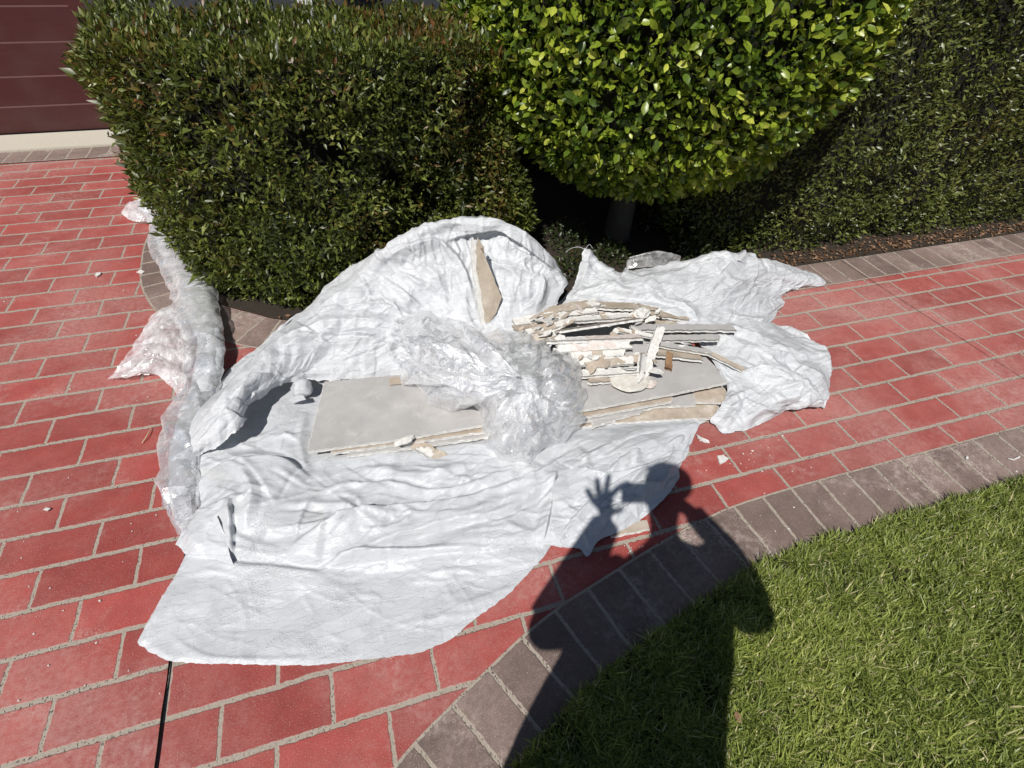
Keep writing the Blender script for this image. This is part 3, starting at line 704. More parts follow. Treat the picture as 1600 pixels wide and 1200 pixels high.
def streaks(poly, n, ang, sd, ln, w, h, seed, focus=None):
    """many narrow tension creases inside a pixel polygon, running along ang (deg) or out from a focus point"""
    r = np.random.default_rng(seed); poly = np.array(poly, float); lo = poly.min(0); hi = poly.max(0); out = []
    while len(out) < n:
        q = lo + r.random(2) * (hi - lo)
        if not in_poly(q[:1], q[1:], poly)[0]: continue
        a_ = math.radians(ang + r.normal() * sd) if focus is None else math.atan2(q[1] - focus[1], q[0] - focus[0]) + math.radians(r.normal() * sd)
        L = ln * r.uniform(.35, 1.3); d = np.array([math.cos(a_), math.sin(a_)]); nn = np.array([-d[1], d[0]]) * r.normal() * L * .09
        out.append(([tuple(q - d * L / 2), tuple(q + nn), tuple(q + d * L / 2)], w * r.uniform(.6, 1.6), h * .62 * r.uniform(.2, 1.7) ** 1.3 * (1 if r.random() < .75 else -1), int(r.integers(-1, 2))))
    return out
def hf_sheet(name, outline, zb, res, hfun, mat, parent=None, seed=1, jag=.0):
    pl = np.array([G(a, b, zb)[:2] for a, b in outline])
    # densify the outline and fray it
    den = []
    for i in range(len(pl)):
        a = pl[i]; b = pl[(i + 1) % len(pl)]; k = max(2, int(np.linalg.norm(b - a) / .006))
        for j in range(k): den.append(a + (b - a) * j / k)
    den = np.array(den); 
    t = np.roll(den, -1, 0) - np.roll(den, 1, 0); t /= np.linalg.norm(t, axis=1)[:, None] + 1e-9
    nn = np.stack([t[:, 1], -t[:, 0]], 1); den = den + nn * ((fbm(den, 7, seed, 3) * .006 + fbm(den, 60, seed + 4, 2) * jag)[:, None])
    lo = den.min(0) - res; hi = den.max(0) + res; nx = int((hi[0] - lo[0]) / res); ny = int((hi[1] - lo[1]) / res)
    xs = np.linspace(lo[0], hi[0], nx); ys = np.linspace(lo[1], hi[1], ny); X, Y = np.meshgrid(xs, ys)
    ins = in_poly(X, Y, den)
    # distance-snap of the outermost ring
    ring = ins & ~(np.roll(ins, 1, 0) & np.roll(ins, -1, 0) & np.roll(ins, 1, 1) & np.roll(ins, -1, 1))
    XX = X.copy(); YY = Y.copy(); ri = np.argwhere(ring)
    for (j, i) in ri:
        d = (den[:, 0] - X[j, i]) ** 2 + (den[:, 1] - Y[j, i]) ** 2; k = int(d.argmin())
        if d[k] < (res * 1.5) ** 2: XX[j, i], YY[j, i] = den[k]
    # edge distance for settling the rim on the ground
    ed = ins.astype(float); 
    cur = ins.copy(); dist = np.zeros(X.shape)
    for k in range(int(.05 / res)):
        dist += cur; cur = cur & np.roll(cur, 1, 0) & np.roll(cur, -1, 0) & np.roll(cur, 1, 1) & np.roll(cur, -1, 1)
    dist = dist * res
    Z = hfun(XX, YY, nx, ny, hi[0] - lo[0], hi[1] - lo[1], dist)
    idx = -np.ones(X.shape, int); idx[ins] = np.arange(ins.sum())
    V = np.stack([XX[ins], YY[ins], Z[ins]], 1)
    q = np.stack([idx[:-1, :-1], idx[:-1, 1:], idx[1:, 1:], idx[1:, :-1]], -1).reshape(-1, 4)
    full = q[(q >= 0).all(1)]
    part = q[(q >= 0).sum(1) == 3]; tr = np.array([[a for a in f if a >= 0] for f in part]) if len(part) else np.zeros((0, 3), int)
    return mesh_np(name, V, [full, tr] if len(tr) else [full], mat, parent, smooth=True)

def h_base(X, Y, nx, ny, wx, wy, dist):
    c = crumple(nx, ny, wx, wy, 31, (.014, .0115, .0048), (.21, .080, .034), 2.6, .22, 0)
    fine = crumple(nx, ny, wx, wy, 77, (.0035, .0016), (.05, .024), 3.0, .1, 0)
    P2 = np.stack([X, Y], -1)
    k = np.clip(dist / .045, 0.06, 1)
    h = .016 + (c + .010) * 1.0 + fine * np.clip(.5 + 1.5 * fbm(P2, 3, 5, 2), .15, 1.3)
    # slack bulges
    def bulge(px, py, rx, ry, hh, ang=0):
        g = G(px, py, .03); dx = X - g[0]; dy = Y - g[1]; ca, sa = math.cos(ang), math.sin(ang)
        u = (ca * dx + sa * dy) / rx; v = (-sa * dx + ca * dy) / ry; return hh * np.exp(-(u * u + v * v) ** 1.2)
    h = h + bulge(400, 775, .17, .13, .055, .3) + bulge(560, 800, .20, .07, .030, .5) + bulge(350, 690, .08, .06, .03)
    h = h + bulge(960, 740, .22, .10, .045, .35) + bulge(760, 830, .25, .05, .02, .25) + bulge(1010, 780, .10, .05, .03, .5)
    h = h + folds(np.stack([X, Y, np.full(X.shape, .03)], -1), [
        ([(292, 858), (350, 878), (420, 884), (498, 890), (540, 872), (620, 864), (760, 858), (858, 852)], 26, .026, 1),
        ([(450, 862), (540, 818), (620, 800), (700, 790), (760, 775), (850, 742), (905, 700)], 26, .030, 1),
        ([(520, 882), (600, 850), (700, 822), (790, 803), (850, 768), (960, 702), (1045, 668)], 24, .024, -1),
        ([(300, 772), (350, 738), (420, 724), (455, 732), (484, 752)], 26, .028, 1),
        ([(296, 745), (360, 722), (430, 712)], 14, .012, 0), ([(866, 750), (862, 790), (848, 852)], 13, .030, 1),
        ([(905, 772), (960, 742), (1040, 702), (1085, 674)], 18, .020, 0), ([(878, 806), (950, 778), (1020, 764), (1056, 747)], 18, .020, 1),
        ([(870, 838), (930, 802), (990, 792)], 16, .014, 0), ([(368, 795), (366, 850), (362, 874)], 13, .022, 1),
        ([(560, 905), (640, 892), (760, 887), (838, 868)], 8, .006, 0), ([(430, 903), (520, 913), (600, 905), (720, 900), (810, 882)], 9, .006, 0),
        ([(540, 893), (640, 878), (740, 872), (850, 860)], 8, .006, 0), ([(500, 945), (570, 925), (640, 950)], 9, .006, 0),
        ([(690, 900), (720, 940), (800, 915)], 10, .007, 0), ([(560, 1005), (640, 968), (770, 955)], 9, .006, 0),
        ([(470, 925), (495, 965), (530, 1000)], 8, .006, 0), ([(262, 985), (300, 1012), (350, 1024), (500, 1022)], 9, .008, 1),
        ([(560, 730), (640, 745), (730, 735)], 16, .012, 0), ([(500, 765), (600, 758), (700, 768), (800, 738)], 12, .010, 1),
        ([(380, 740), (402, 785), (385, 838)], 14, .014, 0), ([(900, 700), (915, 742), (905, 805)], 9, .009, 0), ([(1000, 690), (990, 732), (1006, 782)], 9, .009, 0),
        ([(480, 640), (470, 690), (484, 752)], 10, .008, 0), ([(400, 690), (440, 680), (470, 690)], 9, .006, 0),
        ([(610, 790), (660, 812), (720, 805)], 8, .007, 0), ([(430, 800), (500, 790), (560, 800)], 9, .008, 0), ([(420, 830), (500, 822), (560, 812)], 8, .007, 1),
        ([(940, 900), (950, 860), (930, 800)], 6, .005, 0), ([(640, 900), (660, 960), (650, 1010)], 7, .004, 0), ([(350, 900), (380, 960), (370, 1020)], 7, .004, 0)]
    + [([(300, 900), (420, 960), (560, 1000)], 3.5, .0045, 1), ([(380, 890), (400, 960), (440, 1030)], 3, .0035, -1), ([(520, 905), (600, 960), (700, 985)], 3.5, .005, 1), ([(600, 900), (590, 960), (610, 1025)], 3, .0035, 1), ([(700, 890), (730, 930), (745, 965)], 3.5, .005, -1), ([(640, 985), (720, 940), (820, 905)], 3.5, .005, 1), ([(300, 980), (400, 985), (520, 970)], 3, .004, 1), ([(450, 900), (520, 935), (640, 940)], 3.5, .005, -1), ([(560, 1010), (600, 985), (680, 975)], 3, .004, 1), ([(330, 930), (380, 925), (450, 935)], 3, .004, 0), ([(285, 960), (330, 990), (420, 1010)], 3, .004, -1)]
    + streaks([(300, 870), (500, 888), (860, 855), (800, 900), (300, 910)], 60, 3, 6, 170, 5, .0045, 11)
    + streaks([(270, 920), (820, 900), (650, 1010), (260, 1010)], 45, 15, 45, 80, 5, .0022, 12)
    + streaks([(300, 760), (500, 740), (900, 720), (1070, 700), (850, 850), (320, 850)], 150, -14, 20, 100, 6, .0065, 13)
    + streaks([(320, 700), (480, 640), (500, 720), (760, 700), (900, 740), (400, 780)], 70, -5, 25, 80, 6, .0045, 14)
    + streaks([(880, 700), (1080, 680), (1040, 790), (870, 840)], 50, -30, 18, 70, 6, .006, 15))
    st = [(470, 712), (760, 690), (905, 680), (1000, 668), (1140, 662), (1150, 560), (900, 480), (640, 540), (490, 590)]
    PX, PY = to_px(np.stack([X, Y, np.full(X.shape, .02)], -1)); inn = in_poly(PX, PY, np.array(st)).astype(float)
    h = h * (1 - .72 * blur(inn, 60))
    # the flat apron towards the viewer lies close to the bricks
    ya = np.interp(X, [G(215, 900)[0], G(500, 893)[0], G(860, 856)[0]], [G(215, 868)[1], G(500, 893)[1], G(860, 856)[1]])
    ap = np.clip((Y - ya) / .03, 0, 1); ap = np.where(X > G(862, 850)[0], 1, ap)
    h = np.where(ap < 1, h * (.50 + .50 * ap), h) 
    h = h - .010 * (1 - ap); k = np.clip(dist / (.015 + .03 * ap), .08, 1)
    return np.maximum(h, .0015) * k + .0070
tarp = hf_sheet('plastic_sheet', [(215, 1003), (235, 1018), (262, 1032), (340, 1037), (410, 1039), (480, 1038), (600, 1028), (660, 1017), (712, 994), (745, 963), (775, 943), (800, 922), (825, 895), (850, 868), (862, 851), (885, 851), (906, 855), (919, 868), (928, 846), (962, 832), (1000, 812), (1018, 795), (1035, 782), (1050, 765), (1062, 745), (1060, 728), (1072, 708), (1080, 690), (1092, 664), (1125, 640), (1140, 590), (1060, 520), (900, 470), (760, 500), (640, 560), (500, 540), (400, 590), (330, 640), (302, 690), (298, 730), (300, 770), (308, 795), (296, 812), (276, 848), (290, 866), (272, 900), (250, 938)],
                .012, .0052, h_base, M_TARP, seed=3, jag=.004)
tag(tarp, 'large white woven plastic sheet spread flat on the red bricks under the drywall', 'plastic sheet', 'white sheets under and around the drywall')

def patch(name, rows, nu, nv, mat, seed=1, amp=(.012, .006, .002), sp=(.14, .06, .028), stretch=1.8, ang=.4, parent=None, thick=0, sm=1, xy=.6, edge=.0, post=None, clampz=.006, fl=()):
    """sheet draped through a net of points; rows from front to back"""
    Rr = np.stack([spline([G(*p) for p in row], nu) for row in rows])   # (k,nu,3)
    C = np.stack([spline(Rr[:, i], nv) for i in range(nu)], 1)        # (nv,nu,3)
    wx = np.linalg.norm(np.diff(C, axis=1), axis=2).sum(1).mean(); wy = np.linalg.norm(np.diff(C, axis=0), axis=2).sum(0).mean()
    cr = crumple(nu, nv, wx, wy, seed, amp, sp, stretch, ang, sm)
    cr2 = crumple(nu, nv, wx, wy, seed + 50, tuple(a * xy for a in amp), sp, stretch, ang + 1, sm)
    tu = np.gradient(C, axis=1); tv = np.gradient(C, axis=0); nn = np.cross(tu, tv); nn /= np.linalg.norm(nn, axis=2)[..., None] + 1e-9
    nn[nn[..., 2] < 0] *= 1
    lv_ = np.linalg.norm(tv, axis=2); lu_ = np.linalg.norm(tu, axis=2) if False else np.linalg.norm(np.gradient(C, axis=1), axis=2)
    loc = np.clip(np.minimum(lv_ / lv_.mean(), lu_ / lu_.mean()) * 1.25, .15, 1.0); cr = cr * loc; cr2 = cr2 * loc
    if len(fl): cr = cr + folds(C, fl) * np.clip(loc * 1.5, .3, 1)
    C = C + nn * cr[..., None]; tu /= np.linalg.norm(tu, axis=2)[..., None] + 1e-9; C = C + tu * cr2[..., None] * .5
    if edge:
        v = np.linspace(0, 1, nu); j = fbm(np.stack([v * wx, v * 0, v * 0 + seed], 1), 22, seed, 3) * edge + fbm(np.stack([v * wx, v * 0, v * 0], 1), 90, seed, 2) * edge * .3
        tvn = tv / (np.linalg.norm(tv, axis=2)[..., None] + 1e-9)
        for q in range(6):
            f = (1 - q / 6); C[q] += tvn[q] * (j * f)[:, None]; C[-1 - q] += tvn[-1 - q] * (j[::-1] * f)[:, None]
        v = np.linspace(0, 1, nv); j = fbm(np.stack([v * wy, v * 0, v * 0 + seed + 5], 1), 22, seed, 3) * edge
        for q in range(6):
            f = (1 - q / 6); C[:, q] += tu[:, q] * (j * f)[:, None]; C[:, -1 - q] += tu[:, -1 - q] * (j[::-1] * f)[:, None]
    if post is not None: C = post(C)
    C[..., 2] = np.maximum(C[..., 2], clampz)
    i, j = np.meshgrid(np.arange(nu - 1), np.arange(nv - 1)); a = (j * nu + i).ravel()
    F = np.stack([a, a + 1, a + nu + 1, a + nu], 1)
    return mesh_np(name, C.reshape(-1, 3), F, mat, parent, smooth=True)

patch('folded_corner', [[(274, 851, .012), (300, 866, .020), (330, 876, .022), (366, 882, .030)], [(284, 832, .025), (306, 846, .035), (332, 858, .045), (360, 862, .050)], [(294, 814, .030), (314, 826, .050), (334, 836, .060), (354, 838, .065)], [(304, 800, .028), (318, 806, .050), (330, 812, .070), (338, 806, .085)]],
      90, 70, M_TARP, 711, (.006, .004, .002), (.06, .03, .016), 1.6, .5, parent=tarp, sm=0, edge=.006)
patch('overlapping_fold', [[(848, 851, .024), (880, 855, .022), (905, 858, .022), (919, 869, .014), (932, 846, .022), (962, 832, .018), (1000, 812, .014), (1030, 786, .012)],
      [(852, 828, .045), (885, 830, .045), (915, 828, .044), (940, 820, .045), (968, 806, .044), (1010, 784, .030), (1046, 766, .014)],
      [(858, 792, .062), (890, 790, .060), (925, 784, .062), (955, 774, .064), (985, 762, .064), (1030, 742, .045), (1062, 730, .016)],
      [(867, 753, .080), (900, 748, .076), (935, 738, .078), (965, 726, .080), (1000, 712, .078), (1045, 696, .055), (1080, 688, .022)],
      [(905, 722, .074), (930, 714, .074), (955, 704, .076), (985, 694, .076), (1015, 686, .072), (1055, 674, .055), (1092, 664, .035)],
      [(930, 700, .050), (950, 694, .050), (970, 688, .050), (995, 682, .050), (1022, 676, .050), (1060, 668, .045), (1094, 662, .030)]],
      190, 150, M_TARP, 733, (.009, .007, .003), (.12, .05, .024), 2.6, -.5, parent=tarp, sm=0, edge=.007, fl=streaks([(870, 760), (1085, 680), (1040, 780), (870, 845)], 60, -30, 20, 70, 5, .005, 41) + [([(880, 830), (940, 770), (1010, 730)], 9, .016, 1), ([(930, 840), (960, 800), (1030, 760)], 8, .014, -1), ([(900, 730), (960, 740), (1050, 715)], 9, .014, 1)])

# bunched sheet at the back: long flap on the left running up into a tall mound against the hedge
rows = [
 [(308, 712, .035), (342, 694, .09), (372, 668, .12), (388, 634, .12), (450, 602, .10), (500, 596, .075), (620, 589, .07), (740, 586, .08), (800, 585, .09), (860, 560, .09)],
 [(302, 700, .08), (330, 678, .13), (362, 650, .16), (400, 612, .15), (470, 582, .13), (520, 572, .12), (620, 562, .12), (740, 550, .12), (800, 545, .12), (860, 530, .12)],
 [(296, 672, .08), (322, 648, .13), (365, 612, .17), (420, 575, .17), (480, 550, .17), (560, 530, .17), (650, 520, .17), (740, 520, .15), (800, 515, .15), (862, 500, .15)],
 [(296, 648, .04), (326, 622, .09), (372, 585, .14), (430, 540, .16), (500, 500, .22), (580, 480, .24), (660, 470, .24), (745, 480, .22), (805, 482, .20), (868, 480, .17)],
 [(302, 636, .01), (336, 606, .03), (385, 562, .07), (440, 515, .10), (512, 462, .24), (590, 430, .33), (670, 415, .36), (750, 425, .32), (815, 430, .30), (876, 460, .20)],
 [(306, 632, .01), (342, 600, .01), (395, 550, .02), (455, 498, .05), (520, 446, .22), (598, 398, .40), (680, 366, .48), (755, 372, .44), (820, 395, .38), (884, 446, .22)],
 [(308, 630, .01), (346, 596, .01), (400, 546, .01), (462, 494, .02), (530, 440, .18), (610, 384, .40), (700, 344, .52), (785, 345, .52), (845, 378, .42), (888, 440, .20)],
 [(312, 630, .01), (350, 596, .01), (404, 546, .01), (468, 496, .01), (535, 455, .08), (615, 405, .30), (705, 366, .42), (788, 366, .42), (845, 395, .34), (888, 446, .12)],
 [(314, 630, .01), (352, 597, .01), (406, 548, .01), (470, 500, .01), (537, 470, .01), (615, 455, .08), (705, 430, .10), (788, 425, .10), (845, 430, .10), (886, 455, .02)]]
sack = patch('bunched_sheet', rows, 440, 320, M_SACK, 101, (.020, .016, .0062), (.19, .075, .032), 2.8, .55, sm=0, edge=.012, fl=[
    ([(550, 440), (593, 403), (637, 367), (683, 352), (750, 347), (797, 352)], 14, .022, 0),
    ([(697, 376), (737, 362), (770, 356), (797, 366), (833, 394), (867, 428), (880, 447)], 14, .030, -1),
    ([(605, 404), (637, 384), (677, 374), (703, 392), (727, 430), (740, 466)], 16, .028, 1),
    ([(593, 430), (623, 450), (657, 478)], 10, .018, 1), ([(497, 490), (530, 463), (567, 447), (583, 427)], 12, .022, 1),
    ([(767, 410), (833, 430), (846, 457)], 9, .014, 0), ([(783, 375), (843, 413), (870, 447)], 9, .014, 1), ([(745, 397), (797, 427), (817, 446)], 9, .013, 0),
    ([(843, 430), (837, 463), (815, 488)], 12, .022, -1), ([(760, 460), (800, 470), (830, 462)], 8, .010, 0),
    ([(440, 548), (500, 522), (550, 522), (600, 530)], 12, .018, -1), ([(470, 577), (493, 545), (550, 532), (612, 536)], 10, .016, 1),
    ([(380, 600), (430, 545), (500, 505), (560, 500), (620, 510)], 12, .018, 0), ([(330, 640), (380, 600), (430, 585)], 10, .018, 1),
    ([(560, 470), (600, 480), (660, 500)], 9, .012, 0), ([(640, 400), (680, 430), (700, 480)], 9, .013, 0), ([(610, 420), (660, 440), (700, 470)], 8, .012, 1),
    ([(350, 640), (390, 655), (430, 625)], 8, .010, 1), ([(520, 560), (580, 548), (620, 555)], 8, .008, 0)]
    + streaks([(560, 440), (640, 370), (740, 350), (830, 380), (880, 440), (840, 480), (700, 500), (560, 490)], 120, 0, 16, 70, 5, .006, 1, (800, 620))
    + streaks([(330, 630), (450, 520), (560, 470), (740, 500), (740, 560), (480, 590), (360, 660)], 110, -20, 22, 80, 5.5, .006, 2)
    + streaks([(600, 380), (700, 345), (800, 350), (880, 430), (860, 450), (780, 380), (640, 400)], 40, 0, 14, 60, 4.5, .006, 3, (740, 800)))
tag(sack, 'white plastic sheet bunched into a tall mound against the left hedge', 'plastic sheet', 'white sheets under and around the drywall')

rows = [
 [(872, 478, .10), (940, 478, .13), (1000, 486, .15), (1060, 505, .15), (1120, 522, .12), (1180, 512, .06), (1206, 497, .015)],
 [(882, 466, .13), (945, 462, .16), (1010, 466, .18), (1070, 482, .17), (1130, 498, .13), (1185, 492, .08), (1224, 474, .012)],
 [(893, 450, .15), (950, 450, .18), (1020, 450, .20), (1090, 458, .18), (1140, 468, .15), (1190, 472, .09), (1216, 463, .012)],
 [(902, 428, .18), (955, 444, .17), (1035, 436, .19), (1105, 430, .20), (1155, 440, .18), (1205, 448, .08), (1250, 453, .010)],
 [(908, 408, .22), (960, 432, .17), (1035, 424, .16), (1110, 410, .21), (1165, 420, .17), (1220, 430, .08), (1290, 443, .008)],
 [(912, 389, .25), (970, 428, .15), (1035, 418, .13), (1132, 394, .24), (1178, 408, .15), (1215, 412, .06), (1252, 428, .008)],
 [(916, 398, .12), (975, 432, .08), (1040, 424, .04), (1134, 404, .12), (1182, 414, .06), (1212, 414, .02), (1250, 430, .006)]]
rs = patch('draped_sheet', rows, 360, 210, M_SACK, 211, (.016, .0125, .0052), (.13, .055, .026), 2.8, .45, sm=0, edge=.012, fl=[
    ([(920, 389), (914, 425), (901, 456)], 9, .02, 0), ([(956, 452), (982, 426), (1027, 416), (1073, 410)], 10, .022, 1), ([(982, 442), (1027, 438), (1079, 423), (1138, 403)], 9, .020, 1),
    ([(1060, 467), (1092, 451), (1125, 431), (1157, 398), (1174, 412), (1177, 446)], 11, .026, 1), ([(1073, 475), (1112, 462), (1151, 445), (1170, 436)], 8, .018, 1),
    ([(1092, 481), (1141, 468), (1174, 455)], 8, .016, 1), ([(1005, 448), (1034, 467), (1066, 480), (1092, 500)], 10, .025, -1), ([(1125, 484), (1157, 494), (1200, 500), (1222, 483)], 8, .015, 0),
    ([(1174, 410), (1222, 426), (1287, 441)], 9, .012, 0), ([(1222, 416), (1219, 462)], 8, .012, 1), ([(930, 460), (950, 452), (985, 458), (1010, 466)], 8, .014, 0), ([(1010, 462), (1060, 450), (1100, 440)], 8, .014, 1)]
    + streaks([(900, 470), (920, 400), (1130, 400), (1280, 440), (1200, 495), (1080, 500)], 130, -24, 16, 60, 4, .0065, 5)
    + streaks([(1100, 420), (1160, 400), (1280, 442), (1200, 470)], 30, 18, 14, 60, 4, .005, 6))
tag(rs, 'white plastic sheet draped behind the broken strips with a pointed corner on the right border', 'plastic sheet', 'white sheets under and around the drywall')
rows = [
 [(1118, 668, .010), (1132, 677, .008), (1160, 672, .008), (1190, 664, .008), (1222, 650, .010), (1246, 636, .03), (1290, 636, .02)],
 [(1110, 655, .03), (1140, 655, .04), (1170, 650, .05), (1205, 640, .06), (1240, 632, .07), (1265, 632, .06), (1296, 622, .02)],
 [(1128, 632, .06), (1150, 628, .07), (1185, 620, .08), (1225, 618, .10), (1255, 616, .09), (1280, 612, .07), (1298, 602, .02)],
 [(1135, 604, .07), (1160, 600, .09), (1195, 598, .10), (1230, 592, .11), (1260, 590, .10), (1284, 588, .08), (1298, 582, .015)],
 [(1110, 566, .08), (1150, 566, .10), (1190, 568, .12), (1230, 566, .10), (1260, 564, .08), (1280, 560, .05), (1294, 556, .01)],
 [(1090, 530, .09), (1140, 532, .11), (1185, 536, .12), (1225, 538, .09), (1255, 542, .05), (1272, 544, .03), (1286, 545, .008)],
 [(1080, 508, .10), (1130, 508, .12), (1175, 508, .11), (1205, 510, .07), (1228, 516, .02), (1245, 520, .015), (1262, 530, .006)],
 [(1080, 500, .10), (1130, 498, .11), (1175, 496, .10), (1200, 498, .04), (1220, 508, .01), (1240, 516, .008), (1258, 526, .006)]]
rl = patch('loose_sheet', rows, 190, 190, M_SACK, 307, (.014, .011, .0045), (.12, .05, .025), 2.6, -.4, sm=0, edge=.010, fl=[
    ([(1118, 519), (1157, 542), (1190, 552), (1239, 556)], 11, .024, 1), ([(1209, 498), (1248, 522), (1284, 547), (1293, 578)], 10, .018, 0),
    ([(1157, 586), (1190, 579), (1232, 600), (1286, 632)], 14, .032, 1), ([(1105, 555), (1131, 587), (1144, 618)], 9, .014, 0), ([(1203, 560), (1232, 566), (1262, 592)], 10, -.022, 0),
    ([(1239, 578), (1268, 606), (1286, 630)], 9, .014, 0), ([(1125, 670), (1150, 636), (1142, 612)], 9, .016, 0), ([(1160, 655), (1190, 640), (1230, 640)], 9, .012, 0), ([(1130, 505), (1170, 520), (1220, 530)], 9, .014, 0)]
    + streaks([(1100, 510), (1240, 520), (1292, 560), (1285, 630), (1130, 670)], 110, 22, 22, 60, 4, .0055, 8))
tag(rl, 'white plastic sheet lobe spilling over the red bricks right of the drywall', 'plastic sheet', 'white sheets under and around the drywall')

# clear film: crumpled wad on top, layers one inside the other
def wad_rows(cx, cy, pts, cz, shrink=1.0, dz=0.0):
    """rings from the rim to the knot, as rows of equal count"""
    out = []
    for f, zf in ((1.0, 0), (.86, .45), (.66, .75), (.42, .93), (.2, 1.0), (.04, .98)):
        row = []
        for (px, py, z) in pts + [pts[0]]:
            row.append((cx + (px - cx) * f * shrink, cy + (py - cy) * f * shrink, (z + (cz - z) * zf) + dz))
        out.append(row)
    return out
rim = [(596, 520, .17), (603, 500, .20), (640, 497, .22), (662, 488, .20), (700, 489, .20), (722, 500, .19), (735, 516, .20), (770, 512, .20), (812, 518, .18), (850, 526, .19), (872, 545, .18), (902, 558, .17), (914, 584, .16), (926, 612, .13), (917, 640, .12), (920, 655, .10), (900, 676, .07), (884, 700, .03), (858, 706, .03), (842, 722, .02), (800, 730, .02), (772, 716, .03), (752, 700, .04), (748, 672, .07), (738, 640, .10), (712, 648, .10), (690, 640, .10), (668, 634, .10), (645, 612, .11), (622, 606, .11), (618, 582, .14), (604, 556, .16)]
def WF(k):
    R1 = [(610, 510), (740, 500), (860, 530), (915, 600), (880, 700), (780, 725), (730, 640), (630, 600)]
    return streaks([(600, 505), (720, 500), (760, 560), (740, 620), (640, 610)], 22, 15, 30, 110, 18, .020, 70 + k) + streaks([(760, 515), (870, 540), (920, 600), (900, 680), (840, 640), (760, 600)], 26, 0, 30, 80, 15, .018, 80 + k, (845, 570)) + streaks([(750, 620), (900, 620), (880, 700), (780, 725)], 20, 100, 22, 90, 16, .018, 85 + k) + streaks(R1, 36, 10, 50, 60, 8, .006, 90 + k) + [
        ([(600, 520), (640, 560), (690, 580), (780, 590)], 14, .04, 1), ([(625, 605), (700, 615), (790, 600)], 12, .035, -1), ([(700, 495), (740, 530), (800, 570)], 12, .03, 1),
        ([(745, 690), (780, 650), (820, 610)], 12, .035, 1), ([(800, 725), (815, 670), (828, 615)], 12, .035, -1), ([(870, 700), (850, 660), (835, 610)], 10, .03, 1), ([(915, 640), (880, 620), (845, 600)], 10, .03, 0), ([(850, 530), (850, 560), (838, 580)], 10, .03, 0)]
wad = empty('crumpled_film', (.45, 1.6, .1)); tag(wad, 'crumpled wad of clear plastic film resting in the middle on the drywall', 'plastic film')
for k, (sh, dz, mt) in enumerate(((1.0, 0, M_FILM), (.93, -.012, M_FILM), (.80, -.03, M_FILM2), (.62, -.045, M_FILM2))):
    o = patch('film_layer', wad_rows(815 - k * 2, 590, rim, .30, sh, dz), 300, 130, mt, 401 + k * 13, (.026, .012, .0035), (.13, .06, .028), 2.4, 1.57, parent=wad, sm=0, edge=.02, clampz=.02, fl=WF(k))
    o.matrix_parent_inverse = Matrix.Translation((-.45, -1.6, -.1))
# long roll of clear film lying on the left
def film_tube(name, cl, mat, seed, parent, flat=.55, amp=.010, seg=64, n=300, fl=None):
    c = spline([G(a, b, z) for a, b, z, r_ in cl], n); rr = spline([(r_, 0) for *_, r_ in cl], n)[:, 0] if False else np.interp(np.linspace(0, 1, n), np.linspace(0, 1, len(cl)), [r_ for *_, r_ in cl])
    t = np.gradient(c, axis=0); t /= np.linalg.norm(t, axis=1)[:, None]; a = np.cross(t, [0, 0, 1.0]); a /= np.linalg.norm(a, axis=1)[:, None]; b_ = np.cross(a, t)
    th = np.linspace(0, 2 * np.pi, seg)
    ln = np.linalg.norm(np.diff(c, axis=0), axis=1).sum()
    cr = crumple(seg, n, 2 * np.pi * rr.mean(), ln, seed, (amp, amp * .6, amp * .3), (.07, .035, .018), 2.2, 1.4, 0); cr[:, -1] = cr[:, 0]
    R_ = rr[:, None] + cr
    if fl is not None:
        V0 = c[:, None] + a[:, None] * (R_ * np.cos(th))[..., None] + b_[:, None] * (R_ * np.sin(th) * flat)[..., None]; R_ = R_ + folds(V0, fl)
    V = c[:, None] + a[:, None] * (R_ * np.cos(th))[..., None] + b_[:, None] * (R_ * np.sin(th) * flat)[..., None]
    V[..., 2] = np.maximum(V[..., 2], .008 + .003 * np.sin(th)[None])
    V = V.reshape(-1, 3); i, j = np.meshgrid(np.arange(seg - 1), np.arange(n - 1)); q = (j * seg + i).ravel()
    return mesh_np(name, V, np.stack([q, q + 1, q + seg + 1, q + seg], 1), mat, parent, smooth=True)
roll = empty('film_roll', (-.8, 2.2, 0)); tag(roll, 'long twisted roll of clear plastic film trailing along the left side of the white sheets', 'plastic film'); rinv = Matrix.Translation((.8, -2.2, 0))
CLR = [(236, 292, .03, .025), (232, 318, .04, .05), (246, 345, .04, .055), (262, 395, .04, .06), (284, 430, .05, .065), (306, 470, .06, .075), (318, 520, .065, .10), (318, 575, .06, .10), (300, 635, .05, .07), (285, 690, .04, .065), (282, 740, .035, .07), (282, 790, .03, .06), (292, 830, .02, .03)]
o = film_tube('outer_film', CLR, M_FILM, 501, roll, .45, .020, fl=streaks([(220, 300), (250, 300), (340, 480), (340, 600), (300, 700), (300, 830), (262, 800), (270, 650), (280, 480)], 60, 75, 22, 60, 7, .012, 31)); o.matrix_parent_inverse = rinv
o = film_tube('inner_film', [(a + 3, b, z, r_ * .62) for a, b, z, r_ in CLR], M_FILM2, 523, roll, .5); o.matrix_parent_inverse = rinv
o = film_tube('white_core', [(318, 470, .055, .03), (326, 510, .06, .05), (330, 560, .055, .055), (318, 610, .05, .045), (296, 660, .04, .045), (286, 720, .03, .045), (283, 780, .025, .035)], M_SACK, 541, roll, .6, .008); o.matrix_parent_inverse = rinv
